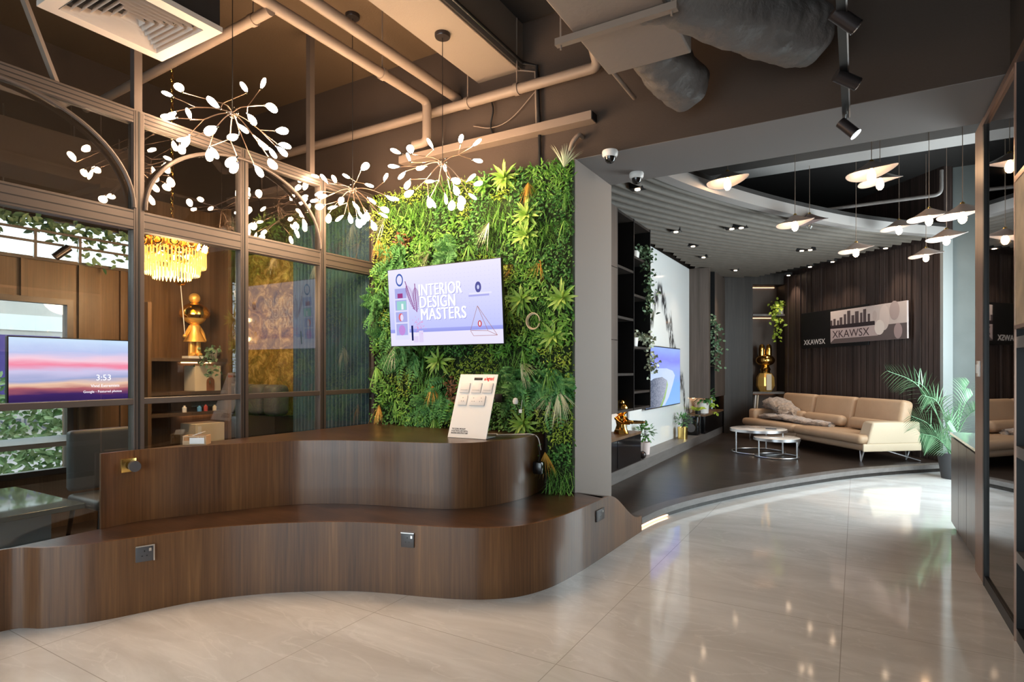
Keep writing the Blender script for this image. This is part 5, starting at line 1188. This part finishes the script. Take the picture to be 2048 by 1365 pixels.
# ================================================================== THE OFFICE BEHIND THE GLASS
struct('wall_office', MB().box(-6.28, -5.14, 4.26, 4.34, 0, 2.75), 'goldmarble', origin=(-5.7, 4.3, 0))
mb = MB(); n = 150; vs = []; fs = []
for i in range(n+1):
    x = -5.20+1.10*i/n; y = 4.21+.007*math.sin(i*.9)+.004*math.sin(i*.23); vs += [(x, y, .03), (x, y+.01*math.sin(i*.9), 2.95)]
for i in range(n): fs.append((2*i, 2*i+2, 2*i+3, 2*i+1))
mb.add(vs, fs).build('blue_curtain', 'curtain', None, label='pleated dark blue curtain behind the glass beside the plant wall', cat='curtain')
MB().tube([(-5.25, 4.2, 2.97), (-4.13, 4.2, 2.97)], .014, 10).build('curtain_rail', 'black', None, label='black rail carrying the blue curtain', cat='curtain rail')
# shelf unit
su = thing('office_shelves', 'wooden wall shelves with ornaments behind the glass', 'shelving', (-6.1, 3.6, 0))
MB().box(-6.29, -6.26, 3.10, 3.98, 0, 3.2).build('back_panel', 'office_wood', su); MB().box(-6.26, -5.93, 3.94, 3.98, 0, 3.2).build('side_panel', 'office_wood', su); MB().box(-6.26, -5.93, 3.10, 3.135, 0, 2.1).build('side_panel', 'office_wood', su)
for z in (1.545, 1.20, .985, .62): MB().box(-6.26, -5.94, 3.13, 3.945, z-.02, z+.012).build('shelf', 'shelfwood', su)
for z in (1.522, .962): MB().box(-6.24, -6.22, 3.6, 3.93, z-.012, z).build('light_strip', 'led', su)
# golden doll-like figure with a balloon
c = Vector((-6.02, 3.62, 1.558)); gf = thing('gold_balloon_figure', 'gold figure in a dress and round cap holding a balloon on the shelf', 'figurine', c)
MB().box(c.x-.06, c.x+.06, c.y-.1, c.y+.08, c.z, c.z+.025).build('white_plinth', 'white', gf)
mb = MB(); z0 = c.z+.025
for s_ in (-1, 1): q = c+Vector((0, .034*s_, 0)); mb.tube([(q.x, q.y, z0), (q.x, q.y, z0+.16)], [.034, .028], 14); mb.sphere((q.x+.02, q.y, z0+.018), .036, 12, 8, (1.3, .9, .6))
mb.lathe([(.0, .15), (.105, .15), (.085, .20), (.05, .27), (.055, .32), (.03, .345), (0, .35)], (c.x, c.y, z0), 22)
mb.tube(catmull([(c.x, c.y-.045, z0+.31), (c.x+.02, c.y-.09, z0+.25), (c.x+.05, c.y-.13, z0+.21)], 5), .019, 10); mb.tube(catmull([(c.x, c.y+.045, z0+.31), (c.x, c.y+.085, z0+.25), (c.x+.01, c.y+.10, z0+.18)], 5), .019, 10)
mb.sphere((c.x+.055, c.y-.135, z0+.205), .022, 10, 8); mb.sphere((c.x+.01, c.y+.102, z0+.17), .022, 10, 8)
mb.sphere((c.x, c.y, z0+.43), .115, 24, 16, (1, 1, .88)); mb.build('body', 'goldsatin', gf)
MB().lathe([(.125, .40), (.148, .43), (.145, .47), (.115, .52), (.06, .555), (0, .565)], (c.x, c.y, z0), 26).build('cap', 'gold', gf); MB().sphere((c.x, c.y, z0+.61), .055, 16, 12).build('cap_bobble', 'goldsatin', gf)
bl_ = Vector((c.x+.02, c.y-.16, 2.32)); MB().tube([(c.x+.055, c.y-.135, z0+.205), bl_], .004, 6).build('balloon_string', 'white', gf); MB().sphere(bl_+Vector((0, 0, .05)), .062, 18, 14, (1, 1, 1.1)).build('balloon', 'gold', gf)
# plants and boxes on the shelves
t_ = pot('trailing_plant', 'small trailing plant in a white pot at the feet of the gold figure', (-6.05, 3.84, 1.558), .05, .10, 'pot_white'); foliage_trail('foliage', t_, [(-6.0, 3.80, 1.66), (-5.92, 3.72, 1.62), (-5.90, 3.68, 1.5), (-5.90, 3.72, 1.38)], 90, .05, .035, 'trail_leaf', .045, 21)
def shbox(nm, lab, y0, y1, z0, h, m, d=.2):
    t_ = thing(nm, lab, 'box', (-6.0, (y0+y1)/2, z0)); MB().box(-6.18, -6.18+d, y0, y1, z0, z0+h).build('box_body', m, t_, bevel=.003); return t_
t_ = shbox('display_box', 'upright cream display box with an arch cut-out under the gold figure', 3.60, 3.89, 1.213, .27, 'cream')
mb = MB(); mb.add([(-5.978, 3.77+.045*math.cos(a), 1.213+.10+.045*math.sin(a)) for a in np.linspace(0, PI, 12)]+[(-5.978, 3.725, 1.214), (-5.978, 3.815, 1.214)], [tuple(range(14))]); mb.build('arch', mat('arch_brown', (.30, .12, .05), .6), t_)
t_ = shbox('cream_box', 'large cream box on the lowest lit shelf behind the glass', 3.56, 3.88, .632, .24, 'cream', .28); MB().box(-5.899, -5.897, 3.58, 3.62, .66, .85).build('box_edge', 'white', t_)
for y, r_, h, m, lab in ((3.50, .022, .07, 'white', 'small white bottle standing alone on the third shelf'), (3.66, .022, .06, mat('blue_cup', (.15, .4, .75), .4), 'small blue cup on the third shelf'), (3.73, .02, .07, mat('red_cup', (.5, .08, .07), .4), 'small red jar beside the blue cup'), (3.83, .02, .06, 'cream', 'small pale jar near the end of the third shelf')):
    MB().lathe([(0, 0), (r_, 0), (r_, h*.7), (r_*.5, h*.85), (r_*.5, h), (0, h)], (-6.0, y, .998), 14).build('small_bottle', m, None, label=lab, cat='bottle', group='little bottles on the office shelf')
# wall sconce with glass rods
sc2 = thing('glass_sconce', 'lit glass rod wall light beside the office shelves', 'wall light', (-6.2, 4.12, 1.75))
MB().box(-6.29, -6.27, 4.05, 4.17, 1.72, 2.12).build('back_plate', 'gold', sc2)
for k in range(5): y = 4.055+k*.027; MB().tube([(-6.22+.012*math.sin(k*1.6), y, 1.68), (-6.22+.012*math.sin(k*1.6), y, 2.16)], .011, 8).build('glass_rod', 'clear', sc2)
for z in (1.80, 2.03): MB().sphere((-6.245, 4.11, z), .022, 12, 8).build('bulb', mat('sconce_bulb', (1, .8, .5), .4, emis=(1, .66, .28), es=60), sc2)
# gold crystal chandelier
cc = Vector((-5.30, 2.98, 2.28)); gcx = thing('crystal_chandelier', 'round gold crystal chandelier hanging on a chain in the office', 'chandelier', cc)
for j, (R, z, nn) in enumerate(((.29, .27, 14), (.25, .20, 13), (.20, .14, 10))):
    mb = MB()
    for k in range(nn):
        a = 2*PI*k/nn+j*.2; o_ = cc+Vector((R*math.cos(a), R*math.sin(a), z)); tn = Vector((-math.sin(a), math.cos(a), 0)); rg = [o_+tn*.032*math.cos(b)+Vector((0, 0, .032*math.sin(b))) for b in np.linspace(0, 2*PI, 15)]
        g_ = MB().tube(rg, .009, 8, False); g_.build('gold_ring', 'gold', gcx)
    mb.v = []
cm = mat('glowing_amber_crystal', (1, .78, .35), .08, emis=(1, .60, .15), es=.5, coat=.5)  # drops emit by themselves, standing in for bulb light caught in the crystal
mb = MB()
for j, (R, z, L_, nn) in enumerate(((.27, .23, .13, 60), (.22, .16, .13, 50), (.15, .10, .11, 30))):
    for k in range(nn): a = 2*PI*k/nn; x, y = cc.x+R*math.cos(a), cc.y+R*math.sin(a); mb.tube([(x, y, cc.z+z), (x, y, cc.z+z-L_), (x, y, cc.z+z-L_-.02)], [.006, .008, .001], 6)
mb.build('crystal_drops', cm, gcx, kind='stuff')
MB().lathe([(0, .30), (.26, .30), (.27, .31), (0, .32)], cc, 30).build('top_plate', 'gold', gcx)
for k in range(5): a = 2*PI*k/5; MB().sphere(cc+Vector((.12*math.cos(a), .12*math.sin(a), .19)), .022, 10, 8).build('bulb', mat('warm_bulb', (1, .8, .5), .4, emis=(1, .66, .30), es=25) if k == 0 else bpy.data.materials['warm_bulb'], gcx)
mb = MB()
for i in range(40):
    z = cc.z+.32+i*.045
    if z > ZC: break
    mb.tube([Vector((cc.x+(.012*math.cos(b) if i % 2 else 0), cc.y+(0 if i % 2 else .012*math.cos(b)), z+.024+.026*math.sin(b))) for b in np.linspace(0, 2*PI, 9)], .003, 5, False)
mb.build('chain', 'gold', gcx)
MB().lathe([(0, -.05), (.03, -.05), (.06, 0), (0, 0)], (cc.x, cc.y, ZC), 20).build('ceiling_canopy', 'gold', gcx)
l = bpy.data.lights.new('crystal_chandelier_light', 'POINT'); l.energy = 34; l.color = (1, .66, .36); l.shadow_soft_size = .2
o = bpy.data.objects.new('crystal_chandelier_light', l); C.objects.link(o); o.location = cc+Vector((0, 0, -.05))
# office television in front of the window
ot = thing('office_television', 'television with a sunset sky picture in the glass office', 'television', (-5.9, 2.53, 1.12)); X_ = -5.9
pT = [hx(14, 670, X_), hx(258, 805, X_)]; y0, y1, z0, z1 = pT[0].y, pT[1].y, pT[1].z, hx(258, 681, X_).z
MB().box(X_-.04, X_, y0, y1, z0, z1).build('casing', 'screenframe', ot, bevel=.003); MB().box(X_-.36, X_-.04, y1-.28, y1-.05, z0+.15, z1-.15).build('wall_bracket', 'black', ot)
os_ = MB().box(X_, X_+.002, y0+.01, y1-.01, z0+.01, z1-.01).build('screen', ramp_screen('sunset_screen', 2, [(0, (.02, .012, .07)), (.14, (.05, .02, .12)), (.24, (.45, .12, .14)), (.30, (.85, .55, .40)), (.38, (.35, .38, .62)), (.50, (.62, .55, .80)), (.60, (.90, .25, .38)), (.68, (.92, .60, .72)), (.80, (.50, .55, .85)), (1, (.60, .74, .96))], .75, .22, (1, 1.5, 7)), ot)
TMo = frame_m((X_+.003, y1-.42, z0+.16), (0, 1, 0), (0, 0, 1))
for s_, t_, dy, dz in ((.075, '3:53', .14, .05), (.036, 'Vivid Extremists', .10, -.01), (.030, 'Google - Featured photos', .04, -.06)):
    text_mesh('screen_text', t_, s_, TMo @ Matrix.Translation((dy, dz, 0)), emat('screen_letter', (.9, .85, .95), 1), os_, .0003, 1)
# desk, drawer unit, chair
dk = thing('office_desk', 'glossy dark desk with grey side panel behind the glass', 'desk', (-5.1, 1.5, 0))
MB().box(-5.75, -4.62, .2, 2.0, .48, .515).build('desktop', 'tabletop', dk, bevel=.004); MB().box(-5.60, -5.2, .5, 1.9, 0, .48).build('side_panel', 'pewter', dk)
mb = MB().box(-4.95, -4.75, 1.0, 1.85, 0, .48); mb.build('front_panel', mat('blue_grey_panel', (.20, .24, .27), .5), dk)
och = thing('office_chair', 'dark chair with splayed legs standing in the glass office', 'chair', (-4.9, 2.35, 0))
MB().rbox(-5.15, -4.68, 2.1, 2.55, .42, .50, .03).build('seat', 'pewter', och); MB().rbox(-5.17, -5.08, 2.1, 2.55, .52, .98, .03).build('backrest', 'pewter', och)
for sx_, sy_ in ((0, 0), (1, 0), (0, 1), (1, 1)): x, y = -5.12+.40*sx_, 2.14+.37*sy_; MB().tube([(x, y, .43), (x+(.05 if sx_ else -.05), y+(.05 if sy_ else -.05), 0)], [.018, .011], 10).build('leg', 'black', och)
# reflected street view built as real hedge, pavement, building; hanging leaves over the window
struct('pavement', MB().box(-20, -6.51, -6, 8, -.25, -.15), 'pavement')
hb = MB(); rr = random.Random(9)
for i in range(9000):
    x = rr.uniform(-9.6, -8.6); y = rr.uniform(-4, 5.5); z = rr.uniform(0, 1.35)
    if rr.random() < .6: x = -8.6+rr.uniform(-.05, .06)
    hb.leaf((x, y, z), (rr.uniform(-.3, 1), rr.uniform(-1, 1), rr.uniform(-.4, 1)), (1, 0, .4), rr.uniform(.07, .13), .05, .2)
LF['hedge_leaf'] = leafmat('hedge_leaf', (.06, .16, .04), (.34, .46, .22)); hb.build('hedge_foliage', LF['hedge_leaf'], None, label='trimmed green hedge of the reflected street view in the office window', cat='hedge', kind='stuff')
bd = thing('building', 'pale stone building with dark shop windows in the reflected street view', 'building', (-14, 0, -.15))
MB().box(-16, -14, -14, 16, -.15, 3.3).build('facade', 'stone_facade', bd)
for y in range(-12, 14, 3): MB().box(-14.02, -13.98, y, y+2.6, .8, 2.1).build('shop_window', 'purpleglass', bd)
MB().box(-14.06, -13.97, -12, 14, 2.2, 2.5).build('sign_band', 'white', bd)
text_mesh('sign_lettering', 'YOU LONDON', .34, frame_m((-13.96, 6.5, .25), (0, -1, 0), (0, 0, 1)), mat('sign_grey', (.12, .12, .15), .5), bd, .01)
gr_ = MB(); rr = random.Random(31)
for i in range(760):
    y = rr.uniform(-1.5, 3.15); z = 2.80-abs(rr.gauss(0, .11+.07*math.sin(y*5))); x = -6.24+rr.uniform(-.03, .05); gr_.leaf((x, y, z), (rr.uniform(-.3, .3), rr.uniform(-1, 1), rr.uniform(-1, .3)), (1, 0, .2), rr.uniform(.05, .10), rr.uniform(.03, .05), .1)
gl_ = thing('leaf_garland', 'garland of artificial leaves hanging across the high office window', 'garland', (-6.24, .8, 2.6))
gr_.build('leaves', LF['trail_leaf'], gl_); MB().tube([(-6.24, -1.5, 2.805), (-6.24, 3.15, 2.805)], .006, 6).build('wire', 'black', gl_)
tf = thing('window_truss', 'brown slim metal truss with two spotlights across the high window', 'truss', (-6.1, 1, 2.5)); mb = MB()
for z in (2.66, 2.56): mb.bar((-6.16, -1.5, z), (-6.16, 3.2, z), .02)
mb.build('rail', 'frame', tf)
for y in (1.30, 1.62, 2.28, 2.62, 3.15): MB().bar((-6.16, y, 2.42), (-6.16, y, 2.66), .022).build('strut', 'frame', tf)
for y in (1.42, 2.46): MB().tube([(-6.12, y-.05, 2.44), (-6.10, y+.05, 2.54)], .035, 14).build('spot_head', 'spotbody', tf)
bn = thing('banquette', 'row of dark rounded cushions along the office wall below the gold marble', 'cushion seat', (-5.7, 4.1, 0))
MB().box(-6.25, -5.2, 3.98, 4.24, 0, .95).build('seat_base', 'black', bn)
for k in range(4): MB().rbox(-6.2+k*.25, -5.97+k*.25, 4.0, 4.2, .95, 1.28, .06).build('cushion', 'pewter', bn)
